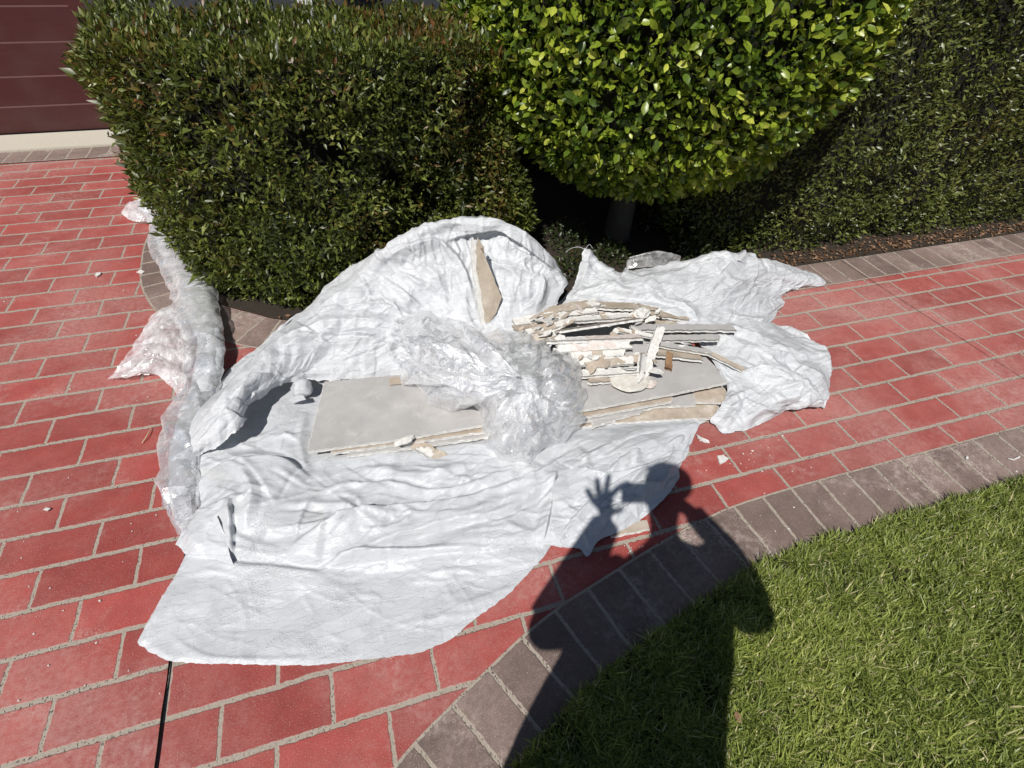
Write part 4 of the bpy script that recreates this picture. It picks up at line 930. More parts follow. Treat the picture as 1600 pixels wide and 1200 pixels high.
rows = [[(172, 594, .012), (205, 588, .02), (240, 584, .03), (268, 606, .03), (282, 640, .03)],
        [(186, 572, .03), (215, 565, .05), (250, 560, .06), (275, 575, .06), (292, 600, .05)],
        [(206, 545, .03), (232, 535, .06), (262, 530, .07), (284, 540, .07), (300, 560, .06)],
        [(228, 515, .02), (244, 505, .05), (268, 498, .07), (290, 505, .07), (306, 520, .06)],
        [(243, 494, .012), (256, 484, .03), (276, 478, .05), (294, 482, .06), (308, 492, .06)]]
for k in range(2):
    o = patch('film_flap', [[(a, b, z + .012 * k) for a, b, z in rw] for rw in rows], 110, 90, M_FILM, 601 + k, (.014, .009, .004), (.06, .03, .016), 1.6, .5, parent=roll, sm=0, edge=.014); o.matrix_parent_inverse = rinv
rows = [[(188, 332, .01), (205, 344, .015), (235, 347, .02), (252, 350, .02)], [(196, 322, .03), (212, 330, .05), (238, 332, .05), (252, 336, .04)], [(212, 312, .03), (222, 316, .05), (238, 318, .05), (250, 322, .04)], [(228, 303, .015), (232, 300, .03), (240, 300, .03), (246, 306, .03)]]
for k in range(2):
    o = patch('film_flap', [[(a, b, z + .01 * k) for a, b, z in rw] for rw in rows], 70, 60, M_FILM, 631 + k, (.012, .008, .004), (.05, .025, .014), 1.5, .5, parent=roll, sm=0, edge=.012); o.matrix_parent_inverse = rinv

# small milky film scrap behind the draped sheet
rows = [[(978, 420, .03), (1000, 418, .05), (1030, 416, .05), (1062, 412, .03)], [(980, 408, .07), (1005, 402, .10), (1035, 400, .10), (1063, 402, .06)], [(985, 402, .09), (1010, 396, .12), (1035, 393, .12), (1062, 400, .06)], [(990, 404, .03), (1012, 400, .04), (1035, 398, .04), (1060, 404, .02)]]
o = patch('film_scrap', rows, 70, 50, M_FILM, 651, (.008, .005, .002), (.06, .03, .015), 1.5, .2); tag(o, 'milky scrap of clear film poking up behind the draped white sheet', 'plastic film')

# ------------------------------------------------------------------ drywall
def dw_mat(name, a, b_, s=30, bs=.2, rough=.85, dist=.002, dust=0.0):
    m, nt, b, out = new_mat(name); p = pos(nt)
    c = mixc(nt, ramp(nt, tex_noise(nt, p, s, 5, .65), .3, .7, 0, 1), a, b_)
    if dust: c = mixc(nt, ramp(nt, tex_noise(nt, p, 11, 6, .75, .4), .5, .72, 0, dust), c, (.72, .69, .64))
    nt.links.new(c, b.inputs['Base Color']); b.inputs['Roughness'].default_value = rough; b.inputs['Specular IOR Level'].default_value = .2
    bump(nt, b, tex_noise(nt, p, s * 5, 5, .7), bs, dist); return m
M_PAPER = dw_mat('grey_drywall_paper', (.345, .333, .325), (.405, .393, .385), 8, .1, .8, .001, .22)
M_TAN = dw_mat('tan_backing_paper', (.33, .272, .215), (.45, .385, .315), 14, .2, .9, .0015, .45)
M_GYP = dw_mat('white_gypsum', (.54, .525, .495), (.70, .69, .665), 60, .5, .95, .004)
M_PINK = dw_mat('pinkish_gypsum', (.54, .46, .43), (.68, .62, .58), 50, .7, .95, .004)
M_BROWN = dw_mat('brown_wood_chip', (.16, .09, .05), (.28, .17, .10), 30, .4, .9, .002)

def slab(name, label, pts, t, face=M_PAPER, jag=.003, group=None, seed=0, core=M_GYP, cat='drywall'):
    """broken plasterboard: gypsum core with paper on its top; pts = photograph pixels with height of each corner"""
    P = np.array([G(*p) for p in pts]); c0 = P.mean(0)
    _, _, vt = np.linalg.svd(P - c0); nrm = vt[2]; nrm = nrm if nrm[2] > 0 else -nrm
    for i in range(len(P)): P[i] -= nrm * np.dot(P[i] - c0, nrm)
    ux = vt[0]; uy = np.cross(nrm, ux)
    ring = []
    for i in range(len(P)):
        a = P[i]; b = P[(i + 1) % len(P)]; k = max(2, int(np.linalg.norm(b - a) / .010))
        for j in range(k): ring.append(a + (b - a) * j / k)
    ring = np.array(ring); tt = np.roll(ring, -1, 0) - np.roll(ring, 1, 0); tt /= np.linalg.norm(tt, axis=1)[:, None] + 1e-9
    outn = np.cross(tt, nrm); n = len(ring)
    s = np.cumsum(np.linalg.norm(np.roll(ring, -1, 0) - ring, axis=1))
    def jit(q, a): return (noise(np.stack([s, s * 0 + q, s * 0 + seed], 1), 40) + .6 * noise(np.stack([s, s * 0 + q, s * 0 + seed], 1), 110)) * a
    loops = [ring + outn * jit(1, jag)[:, None], ring - nrm * t * .33 + outn * (jit(2, jag * .8) - .0008)[:, None], ring - nrm * t * .66 + outn * (jit(3, jag * .8) - .0008)[:, None], ring - nrm * t + outn * jit(4, jag)[:, None]]
    V = np.vstack(loops); bm = bmesh.new(); vs = [bm.verts.new(v) for v in V]
    sgn = 1 if np.dot(np.cross(P[1] - P[0], P[2] - P[1]), nrm) > 0 else -1
    top = bm.faces.new(vs[:n]); bot = bm.faces.new(vs[3 * n:][::-1])
    for k in range(3):
        for i in range(n): bm.faces.new((vs[k * n + i], vs[(k + 1) * n + i], vs[(k + 1) * n + (i + 1) % n], vs[k * n + (i + 1) % n]))
    bmesh.ops.triangulate(bm, faces=[top, bot]); bmesh.ops.recalc_face_normals(bm, faces=bm.faces[:])
    o = bm_obj(name, bm, core); tag(o, label, cat, group)
    bm = bmesh.new(); lp = loops[0] - outn * .0012 - outn * np.abs(jit(7, jag * 1.2))[:, None]
    a = [bm.verts.new(v + nrm * .0016) for v in lp]; b = [bm.verts.new(v + nrm * .0002) for v in lp]
    f1 = bm.faces.new(a); 
    for i in range(n): bm.faces.new((a[i], b[i], b[(i + 1) % n], a[(i + 1) % n]))
    bmesh.ops.triangulate(bm, faces=[f1]); bmesh.ops.recalc_face_normals(bm, faces=bm.faces[:])
    bm_obj('face_paper', bm, face, o)
    bm = bmesh.new(); lp = loops[3] - outn * .001
    a = [bm.verts.new(v - nrm * .0012) for v in lp]; b = [bm.verts.new(v - nrm * .0001) for v in lp]
    f1 = bm.faces.new(a)
    for i in range(n): bm.faces.new((a[i], b[i], b[(i + 1) % n], a[(i + 1) % n]))
    bmesh.ops.triangulate(bm, faces=[f1]); bmesh.ops.recalc_face_normals(bm, faces=bm.faces[:])
    bm_obj('back_paper', bm, M_TAN, o)
    return o
GS = 'broken drywall sheets stacked flat'
T12 = .0125
slab('drywall_sheet', 'largest grey faced drywall sheet lying on top of the stack under the film wad', [(480, 705, .085), (620, 687, .088), (745, 666, .09), (925, 639, .095), (1050, 616, .10), (1136, 598, .105), (1116, 570, .11), (1090, 546, .11), (1060, 535, .11), (900, 560, .11), (700, 575, .10), (625, 586, .095), (507, 597, .09)], T12, M_PAPER, .0020, GS, 1)
slab('drywall_sheet', 'second drywall sheet down, showing a dark gap at its left end', [(516, 708, .066), (640, 692, .067), (760, 674, .068), (925, 650, .07), (1050, 627, .072), (1052, 600, .072), (900, 600, .07), (700, 610, .07), (540, 640, .066)], T12, M_TAN, .0025, GS, 2)
slab('drywall_sheet', 'third drywall sheet down in the stack with clean white left edge', [(542, 712, .050), (640, 700, .050), (760, 683, .050), (925, 657, .050), (1000, 645, .052), (1040, 610, .052), (800, 620, .05), (560, 650, .05)], T12, M_PAPER, .0025, GS, 3)
slab('drywall_sheet', 'grey drywall offcut tucked below the stack above the tan bottom sheet', [(925, 668, .046), (1024, 636, .046), (1087, 634, .046), (1082, 608, .05), (1040, 610, .05), (925, 640, .046)], .010, M_PAPER, .003, GS, 4)
slab('drywall_sheet', 'tan bottom drywall sheet under the right half of the stack with crumbled front edge', [(903, 668, .026), (960, 661, .026), (1040, 656, .027), (1132, 652, .028), (1126, 640, .03), (1116, 628, .03), (1000, 600, .03), (920, 640, .026)], T12, M_TAN, .005, GS, 5)
slab('drywall_sheet', 'small tan drywall corner sticking out at the right end of the stack', [(1087, 628, .055), (1144, 630, .052), (1132, 606, .06), (1080, 600, .06)], .011, M_TAN, .002, GS, 6)
slab('drywall_sheet', 'narrow drywall edge peeking out under the sheet beside the lower grey border', [(955, 839, .014), (1016, 827, .014), (1010, 812, .014), (950, 822, .014)], .011, M_TAN, .003, None, 7)

GP = 'broken drywall strips heaped on the stack'
def strip(label, a, b, w, t, roll=0.0, face=M_TAN, seed=0, torn=.35, bend=0.0, name='drywall_strip', core=None, taper=(1, 1)):
    """long splinter of plasterboard from pixel a to pixel b (px,py,z): ragged gypsum with torn paper on top"""
    q_ = np.random.default_rng(seed + 300); a = (a[0], a[1] + q_.normal() * 1.5, a[2] + q_.normal() * .006); b = (b[0], b[1] + q_.normal() * 1.5, b[2] + q_.normal() * .006); roll = roll + q_.normal() * .16
    A = G(*a); B = G(*b); d = B - A; L = np.linalg.norm(d); d /= L
    sd = np.cross([0, 0, 1.0], d); sd /= np.linalg.norm(sd); up = np.cross(d, sd)
    c, s_ = math.cos(roll), math.sin(roll); sd, up = sd * c + up * s_, up * c - sd * s_
    w = w * 1.28; torn = torn * 1.05; t = t * .92
    nl = max(8, int(L / .009)); nw = max(4, int(w / .009)) + 1
    u = np.linspace(0, 1, nl); v = np.linspace(-.5, .5, nw)
    U, Vv = np.meshgrid(u, v, indexing='ij')
    wn = np.interp(u, [0, 1], taper)
    e1 = (fbm(np.stack([u * L, u * 0, u * 0 + seed], 1), 45, seed, 4)) * .24; e2 = (fbm(np.stack([u * L, u * 0 + 3, u * 0 + seed], 1), 45, seed + 1, 4)) * .24
    off = Vv * (wn[:, None]) + np.where(Vv > 0, e1[:, None] * (Vv * 2), e2[:, None] * (-Vv * 2)) * wn[:, None]
    endj = np.where(U < .5, -1, 1) * fbm(np.stack([Vv * w, U * 0 + (U > .5) * 5, Vv * 0 + seed], -1), 45, seed + 2, 2) * .022 * np.clip(np.abs(U - .5) * 2 - .8, 0, 1) / .2
    P0 = A + d * (U * L + endj)[..., None] + sd * (off * w)[..., None] + up * (bend * np.sin(np.pi * U))[..., None]
    rgh = fbm(P0, 80, seed, 2) * t * .10
    top = P0 + up * (t * .5 + rgh * .3)[..., None]; bot = P0 - up * (t * .5 + rgh)[..., None]
    n = nl * nw; Vt = np.vstack([top.reshape(-1, 3), bot.reshape(-1, 3)])
    i, j = np.meshgrid(np.arange(nl - 1), np.arange(nw - 1), indexing='ij'); q = (i * nw + j).ravel()
    F = [np.stack([q, q + nw, q + nw + 1, q + 1], 1), np.stack([q, q + 1, q + nw + 1, q + nw], 1) + n]
    per = [(k, 0) for k in range(nl)] + [(nl - 1, k) for k in range(1, nw)] + [(k, nw - 1) for k in range(nl - 2, -1, -1)] + [(0, k) for k in range(nw - 2, 0, -1)]
    pi = np.array([a_ * nw + b_ for a_, b_ in per])
    # side wall with an extra ragged loop
    mid = Vt[pi] * .5 + Vt[pi + n] * .5; cen = mid.mean(0); dirn = np.cross(np.roll(mid, -1, 0) - np.roll(mid, 1, 0), up); dirn /= np.linalg.norm(dirn, axis=1)[:, None] + 1e-9
    mid = mid + dirn * (fbm(mid, 90, seed + 6, 3) * .0022)[:, None]; k0 = len(Vt); Vt = np.vstack([Vt, mid]); m = len(pi); ar = np.arange(m); nx_ = (ar + 1) % m
    F += [np.stack([pi, k0 + ar, k0 + nx_, pi[nx_]], 1)[:, ::-1], np.stack([k0 + ar, pi + n, pi[nx_] + n, k0 + nx_], 1)[:, ::-1]]
    o = mesh_np(name, Vt, F, core or M_GYP); tag(o, label, 'drywall', GP)
    # torn paper: keep the faces where the tear noise says so
    cf = top.reshape(-1, 3); fc = cf[F[0]].mean(1); keep = fbm(fc, 16, seed + 9, 3) > (torn - .5)
    km = keep.reshape(nl - 1, nw - 1); lab = np.zeros(km.shape, int); cur = 0; best = (0, 0)
    for (y0, x0) in np.argwhere(km):
        if lab[y0, x0]: continue
        cur += 1; stack = [(y0, x0)]; lab[y0, x0] = cur; cnt = 0
        while stack:
            yy, xx = stack.pop(); cnt += 1
            for dy, dx in ((1, 0), (-1, 0), (0, 1), (0, -1)):
                y2, x2 = yy + dy, xx + dx
                if 0 <= y2 < km.shape[0] and 0 <= x2 < km.shape[1] and km[y2, x2] and not lab[y2, x2]: lab[y2, x2] = cur; stack.append((y2, x2))
        if cnt > best[0]: best = (cnt, cur)
    keep = (lab == best[1]).ravel() & keep
    if keep.sum() > 3:
        Fp = F[0][keep]; used, invx = np.unique(Fp, return_inverse=True); pv = cf[used] + up * (.0016 + .0015 * np.abs(noise(cf[used], 30)))[:, None]
        Fp = invx.reshape(Fp.shape)
        mesh_np('face_paper', pv, Fp, face, o)
    return o
S = strip
S('long clean grey topped strip reaching furthest right over the heap', (985, 512, .19), (1146, 516, .155), .035, .013, 0, M_PAPER, 1, .1)
S('grey topped strip directly in front of the clean long one', (990, 530, .165), (1124, 532, .145), .03, .012, .1, M_PAPER, 2, .15)
S('bent strip with tan edge slanting down onto the right sheet lobe', (1020, 538, .16), (1110, 553, .14), .022, .013, .2, M_PAPER, 3, .3)
S('short tan edged strip tip lying on the right sheet lobe', (1098, 549, .14), (1162, 579, .115), .018, .011, .2, M_TAN, 4, .1)
S('ragged tan strip along the back of the heap', (808, 492, .17), (935, 472, .18), .05, .012, -.15, M_TAN, 5, .25)
S('white ragged strip second from the back at the left of the heap', (800, 506, .175), (930, 484, .185), .04, .012, -.2, M_TAN, 6, .6)
S('tan papered piece behind the middle of the heap', (930, 478, .16), (1000, 480, .17), .07, .012, -.1, M_TAN, 7, .15)
S('tan triangle of board leaning at the back right of the heap', (1000, 482, .18), (1075, 502, .15), .07, .011, -.1, M_TAN, 8, .05, taper=(1.1, .3))
S('wide brown papered strip with ragged edge across the heap centre', (872, 521, .205), (1000, 500, .215), .055, .012, -.25, M_TAN, 9, .05)
S('crumbly white strip just behind the wide brown one', (872, 502, .19), (985, 492, .195), .035, .013, -.1, M_TAN, 10, .75)
S('thin white strip left of the wide brown one', (822, 520, .18), (880, 506, .19), .03, .012, .1, M_TAN, 11, .55)
S('splintered short strip nearest the film wad at the heap left', (828, 530, .17), (880, 516, .185), .035, .012, .2, M_TAN, 12, .6)
S('long white strip with pinkish top across the heap middle', (855, 533, .20), (1000, 528, .205), .03, .014, .15, M_PINK, 13, .2)
S('thin white strip lying over the right middle of the heap', (962, 516, .205), (1020, 526, .20), .018, .010, .2, M_TAN, 14, .5)
S('thick white strip in front of the pinkish long one', (868, 545, .185), (985, 540, .19), .03, .014, .2, M_PINK, 15, .55)
S('ragged strip with hollow torn edge in the front half of the heap', (890, 558, .17), (975, 553, .175), .035, .012, .25, M_TAN, 16, .6)
S('crumbling white strip fifth from the front of the heap', (895, 568, .160), (990, 562, .165), .03, .013, .3, M_TAN, 17, .65)
S('tan papered strip tapering right in the front half of the heap', (915, 572, .155), (1000, 562, .165), .028, .010, .1, M_TAN, 18, .05)
S('straight white strip nearest the front of the heap', (905, 583, .145), (1003, 578, .150), .03, .014, .25, M_GYP, 19, .2)
S('small tan papered block sticking out beside the film wad', (918, 594, .125), (960, 593, .125), .045, .014, 0, M_TAN, 21, .1)
S('buried tan strip under the right end of the heap', (1000, 548, .135), (1095, 560, .125), .045, .011, 0, M_TAN, 22, .1)
S('buried grey strip under the middle of the heap', (870, 560, .135), (1010, 540, .145), .09, .013, 0, M_PAPER, 23, .2)
S('buried tan strip at the far left under the heap', (800, 512, .14), (900, 500, .15), .10, .013, 0, M_TAN, 24, .2)
S('buried white strip under the back of the heap', (880, 496, .140), (990, 500, .145), .07, .013, 0, M_TAN, 25, .6)
S('buried wide tan piece under the back right of the heap', (960, 500, .15), (1060, 510, .145), .07, .013, 0, M_TAN, 26, .2)
S('pale square bar standing tilted at the right front of the heap', (1004, 588, .13), (1032, 513, .235), .030, .018, .3, M_GYP, 27, .0, name='plaster_bar')
S('chalky broken bar leaning left of the pale square bar', (1002, 594, .13), (1006, 555, .19), .035, .014, .5, M_PINK, 28, .5)
S('short pale brown splinter right of the pale square bar', (1044, 577, .12), (1047, 552, .14), .022, .022, 0, M_BROWN, 29, .0, core=M_BROWN, name='wood_chip')
S('short splinter of board in front of the stack with tan side', (646, 690, .05), (692, 716, .02), .035, .010, .1, M_TAN, 30, .35)

M_CHUNK = dw_mat('dusty_plaster_skin', (.50, .47, .42), (.62, .60, .555), 30, .4, .9, .004)
def lump(name, label, px, py, z, rx, ry, rz, mat, seed, cat, ang=0, group=None, sub=3, faceted=.35):
    bm = bmesh.new(); bmesh.ops.create_icosphere(bm, subdivisions=sub, radius=1); c = G(px, py, z)
    q = np.array([v.co[:] for v in bm.verts]); k = 1 + fbm(q, 1.3, seed, 3) * .35 + fbm(q, 4, seed + 3, 3, True) * faceted * .4
    ca, sa = math.cos(ang), math.sin(ang); q = q * k[:, None] * [rx, ry, rz]
    q = np.stack([q[:, 0] * ca - q[:, 1] * sa, q[:, 0] * sa + q[:, 1] * ca, q[:, 2]], 1)
    for v, p_ in zip(bm.verts, q): v.co = Vector(p_ + c)
    o = bm_obj(name, bm, mat, None, mat is M_SACK); tag(o, label, cat, group); return o
lump('plaster_chunk', 'rounded flat chunk of pale plaster at the front of the strip heap', 985, 593, .128, .082, .066, .011, M_CHUNK, 3, 'plaster chunk', .1)
lump('sheet_knot', 'white bundled plastic knot beside the left end of the largest drywall sheet', 472, 606, .07, .038, .036, .035, M_SACK, 6, 'plastic bundle', .1, faceted=.6)
lump('plaster_crumble', 'pile of crumbled plaster on the front edge of the largest sheet', 632, 688, .092, .034, .014, .009, M_GYP, 9, 'plaster chunk', .3, faceted=1.0)
lump('plaster_crumble', 'pink tinged plaster crumble at the foot of the pale square bar', 1016, 600, .118, .024, .018, .010, M_PINK, 12, 'plaster chunk', .3, faceted=1.0)
lump('plaster_crumble', 'crumpled torn gypsum pieces at the back centre of the heap', 1003, 490, .20, .035, .025, .02, M_GYP, 15, 'plaster chunk', .3, faceted=1.2)

def flake(label, pts, z, t, mat, name='plaster_flake', group=None, cat='plaster flake', tilt=0):
    P = [Vector(G(a, b, z)) for a, b in pts]; bm = bmesh.new()
    a = [bm.verts.new(p + Vector((0, 0, tilt * (i % 3) * .003))) for i, p in enumerate(P)]; b = [bm.verts.new(p - Vector((0, 0, t))) for p in P]
    bm.faces.new(a); bm.faces.new(b[::-1]); n = len(P)
    for i in range(n): bm.faces.new((a[i], b[i], b[(i + 1) % n], a[(i + 1) % n]))
    bmesh.ops.recalc_face_normals(bm, faces=bm.faces[:]); o = bm_obj(name, bm, mat); tag(o, label, cat, group); return o
flake('white plaster flake on the bricks right of the sheets, largest on the path', [(1121, 712), (1129, 711), (1139, 716), (1134, 721), (1125, 725)], .008, .006, M_GYP)
flake('white plaster flake lying on the driveway left of the film roll', [(148, 430), (150, 426), (157, 425), (157, 428), (151, 432)], .008, .006, M_GYP)
flake('cream plaster flake on the joint between driveway and curved border', [(213, 425), (219, 421), (226, 424), (222, 427)], .009, .005, M_GYP)
flake('thin curled white peel beside the torn corner under the stack', [(1088, 678), (1096, 684), (1106, 689), (1109, 692), (1100, 691), (1090, 684)], .010, .003, M_GYP, tilt=1)
flake('white oval flake on the bricks near the left frame edge', [(67, 796), (72, 793), (79, 794), (74, 798)], .008, .004, M_GYP)
flake('thin white sliver on the lower grey border by the grass at right', [(1575, 716), (1584, 717), (1594, 712), (1594, 715), (1584, 719)], .012, .003, M_GYP)
flake('small white chip on the lower grey border near the right edge', [(1509, 715), (1512, 712), (1514, 716), (1511, 718)], .012, .004, M_GYP)
flake('torn white sheet flake beside the bundled plastic knot', [(446, 628), (462, 620), (474, 619), (478, 624), (462, 628)], .07, .002, M_SACK, 'sheet_flake', cat='plastic scrap', tilt=1)
rs_ = np.random.default_rng(55)
for k in range(46):
    px = rs_.uniform(812, 1035); py = rs_.uniform(478, 590) if px > 900 else rs_.uniform(488, 535)
    z = np.interp(py, [478, 500, 530, 590], [.185, .215, .205, .145]) + rs_.uniform(-.004, .012); n = int(rs_.integers(4, 8)); L = rs_.uniform(.012, .042); Wd = L * rs_.uniform(.25, .7)
    c_ = G(px, py, z); th = rs_.normal() * .5; P = []
    tl = rs_.normal(size=2) * .35
    for i in range(n):
        an = 6.283 * i / n + rs_.uniform(-.3, .3); x = math.cos(an) * L * rs_.uniform(.6, 1.1); y = math.sin(an) * Wd * rs_.uniform(.6, 1.1)
        x, y = x * math.cos(th) - y * math.sin(th), x * math.sin(th) + y * math.cos(th); P.append(Vector((c_[0] + x, c_[1] + y, c_[2] + x * tl[0] + y * tl[1])))
    bm = bmesh.new(); t_ = rs_.uniform(.002, .010); a_ = [bm.verts.new(p) for p in P]; b_ = [bm.verts.new(p - Vector((rs_.normal() * .001, rs_.normal() * .001, t_))) for p in P]
    f_ = [bm.faces.new(a_), bm.faces.new(b_[::-1])]
    for i in range(n): bm.faces.new((a_[i], b_[i], b_[(i + 1) % n], a_[(i + 1) % n]))
    bmesh.ops.triangulate(bm, faces=f_); bmesh.ops.recalc_face_normals(bm, faces=bm.faces[:])
    tan = rs_.random() < .38
    o = bm_obj('drywall_scrap', bm, M_TAN if tan else (M_PINK if rs_.random() < .25 else M_GYP))
    tag(o, 'small torn tan paper scrap lying among the broken strips' if tan else 'small white gypsum scrap lying among the broken strips', 'drywall scrap', 'tan scraps in the strip heap' if tan else 'white scraps in the strip heap')
flake('tan paper scrap at the top edge of the largest drywall sheet left of the wad', [(608, 590), (627, 588), (629, 599), (609, 601)], .106, .004, M_TAN, 'paper_scrap', cat='paper scrap')
# upright shard with tan paper in front of the mound
shard_px = [(752, 508, .19), (764, 505, .19), (775, 490, .21), (784, 464, .25), (775, 444, .29), (766, 420, .33), (757, 398, .37), (738, 370, .42), (736, 400, .37), (742, 448, .28)]
def shard():
    nrm = np.array([.05, -.90, .42]); nrm /= np.linalg.norm(nrm); o0 = G(756, 508, .17); P = []
    for (px, py, _z) in shard_px:
        q = ray(px, py); t = np.dot(o0 - [0, 0, CZ], nrm) / np.dot(q, nrm); P.append(q * t + [0, 0, CZ])
    P = np.array(P); c0 = P.mean(0)
    ring = []
    for i in range(len(P)):
        a = P[i]; b = P[(i + 1) % len(P)]; k = max(2, int(np.linalg.norm(b - a) / .008))
        for j in range(k): ring.append(a + (b - a) * j / k)
    ring = np.array(ring); ring = ring + (fbm(ring, 50, 4, 2) * .004)[:, None] * (ring - c0) / np.linalg.norm(ring - c0, axis=1)[:, None]
    n = len(ring); bm = bmesh.new(); a = [bm.verts.new(v) for v in ring]; b = [bm.verts.new(v - nrm * .012) for v in ring]
    fs = [bm.faces.new(a), bm.faces.new(b[::-1])]
    for i in range(n): bm.faces.new((a[i], b[i], b[(i + 1) % n], a[(i + 1) % n]))
    bmesh.ops.triangulate(bm, faces=fs); bmesh.ops.recalc_face_normals(bm, faces=bm.faces[:])
    o = bm_obj('drywall_shard', bm, M_GYP); tag(o, 'pointed tan papered drywall shard standing upright against the white mound', 'drywall')
    # paper leaves a strip of bare gypsum along the left edge
    keep = []
    right = np.array([1.0, 0, 0]); right -= nrm * (right @ nrm); right /= np.linalg.norm(right)
    lo = ring.copy(); lx = (ring - c0) @ right
    lo = lo + np.outer(np.where(lx < -.012, .020 + .006 * noise(ring, 60), 0), right)
    bm = bmesh.new(); a = [bm.verts.new(v + nrm * .0018 - (v - c0) * .01) for v in lo]; f = bm.faces.new(a); bmesh.ops.triangulate(bm, faces=[f]); bmesh.ops.recalc_face_normals(bm, faces=bm.faces[:])
    bm_obj('face_paper', bm, M_TAN, o)
shard()
# frayed tie strings at the pointed corner of the draped sheet
o = tube('frayed_string', [G(914, 390, .255), G(905, 386, .265), G(893, 388, .26), G(884, 394, .25)], [.0016, .001], M_SACK, None, 5); tag(o, 'frayed white thread hanging off the raised corner of the draped sheet', 'thread')
o = tube('frayed_string', [G(914, 390, .255), G(921, 382, .27), G(926, 388, .26)], [.0014, .0008], M_SACK, None, 5); tag(o, 'short frayed white thread pointing up from the raised sheet corner', 'thread')
# straw on the driveway
M_STRAW, nt, b, out = new_mat('dry_straw'); b.inputs['Base Color'].default_value = (.52, .44, .27, 1); b.inputs['Roughness'].default_value = .7
o = tube('straw', [G(222, 692, .006), G(230, 680, .012), G(237, 667, .006)], [.0018, .0022, .0012], M_STRAW, None, 6); tag(o, 'thin dry straw lying on a brick left of the sheets', 'straw')
o = tube('straw', [G(1048, 722, .012), G(1054, 719, .006)], [.0012, .001], M_GYP, None, 5); tag(o, 'thin white sliver by the shadowed edge of the big sheet', 'straw')

# crumbs of plaster scattered on the paving
r = np.random.default_rng(91)
def crumb_mesh(seed):
    bm = bmesh.new(); bmesh.ops.create_icosphere(bm, subdivisions=1, radius=1); rr = np.random.default_rng(seed)
    for v in bm.verts: v.co = Vector((v.co.x * rr.uniform(.6, 1.2), v.co.y * rr.uniform(.5, 1.1), v.co.z * rr.uniform(.3, .6)))
    me = bpy.data.meshes.new('crumb'); bm.to_mesh(me); bm.free(); me.materials.append(M_GYP); return me
cms = [crumb_mesh(i) for i in range(5)]
def crumbs(n, label, group, pxgen, smin, smax, z0):
    for k in range(n):
        a, b = pxgen(); g = G(a, b, z0); s = r.uniform(smin, smax) * (1 if r.random() > .15 else 1.7)
        o = bpy.data.objects.new('plaster_crumb', cms[k % 5]); COL.objects.link(o); o.location = (g[0], g[1], g[2] + s * .3); o.scale = (s, s, s); o.rotation_euler = (0, 0, r.uniform(0, 6.3))
        tag(o, label, 'plaster crumb', group)
crumbs(34, 'tiny white plaster crumb scattered on the bricks left of the sheets', 'crumbs on the driveway', lambda: (r.uniform(5, 255), r.uniform(430, 1100)), .0016, .0036, .001)
crumbs(44, 'tiny white plaster crumb scattered on the bricks right of the sheets', 'crumbs on the path', lambda: (r.normal(1150, 60), r.normal(715, 28)), .0014, .0032, .001)
crumbs(30, 'tiny white plaster crumb on the grey lower border or below it', 'crumbs on the lower border', lambda: (lambda x: (x, 812 - .24 * (x - 1093) + r.uniform(12, 50)))(r.uniform(900, 1590)), .0014, .003, .005)

# dead leaves and litter under the right hedge
M_DEAD = leaf_mat('dead_leaf', [(0, (.06, .03, .015)), (.5, (.17, .085, .045)), (1, (.34, .22, .14))], .8, .1, .2)
def litter(n, x0, x1, y0, y1, seed):
    r = np.random.default_rng(seed); P = np.stack([x0 + r.random(n) * (x1 - x0), y0 + np.abs(r.normal(size=n)) * (y1 - y0) * .5, .010 + r.random(n) * .012], 1)
    nn = np.tile([0, 0, 1.0], (n, 1)) + r.normal(size=(n, 3)) * .35; th = r.random(n) * 6.28
    ax = np.stack([np.cos(th), np.sin(th), r.normal(size=n) * .2], 1); ax /= np.linalg.norm(ax, axis=1)[:, None]; fn = nn - ax * np.sum(nn * ax, 1)[:, None]; fn /= np.linalg.norm(fn, axis=1)[:, None]
    L = .014 + .018 * r.random(n); return P, ax, np.cross(ax, fn), fn, L, L * (.35 + .25 * r.random(n)), r.random(n)
a = litter(1800, 1.75, 6.0, 2.17, 2.32, 4); b2 = litter(700, -.9, .2, 2.16, 2.32, 6)
pp = b2[0]; inb = in_poly(pp[:, 0], pp[:, 1], np.vstack([BED_EDGE, [[8.9, 5.2], [-.93, 5.2]]])); b2 = tuple(x[inb] for x in b2)
cat_ = [np.concatenate([x, y]) for x, y in zip(a, b2)]
o = leaves_mesh('fallen_leaves', cat_[0], cat_[1], cat_[2], cat_[3], cat_[4], cat_[5], M_DEAD, None, cat_[6], np.zeros(len(cat_[0]))); tag(o, 'dry brown fallen leaves littering the soil under the hedges', 'leaf litter', kind='stuff')
P0 = G(1156, 1132, .03)[None]; o = leaves_mesh('dead_leaf', P0, np.array([[.2, .9, .2]]), np.array([[1., -.2, .1]]), np.array([[0, 0, 1.]]), np.array([.034]), np.array([.018]), M_DEAD, None, np.array([.7]), np.zeros(1), True); tag(o, 'single curled orange brown leaf lying in the lawn', 'leaf')

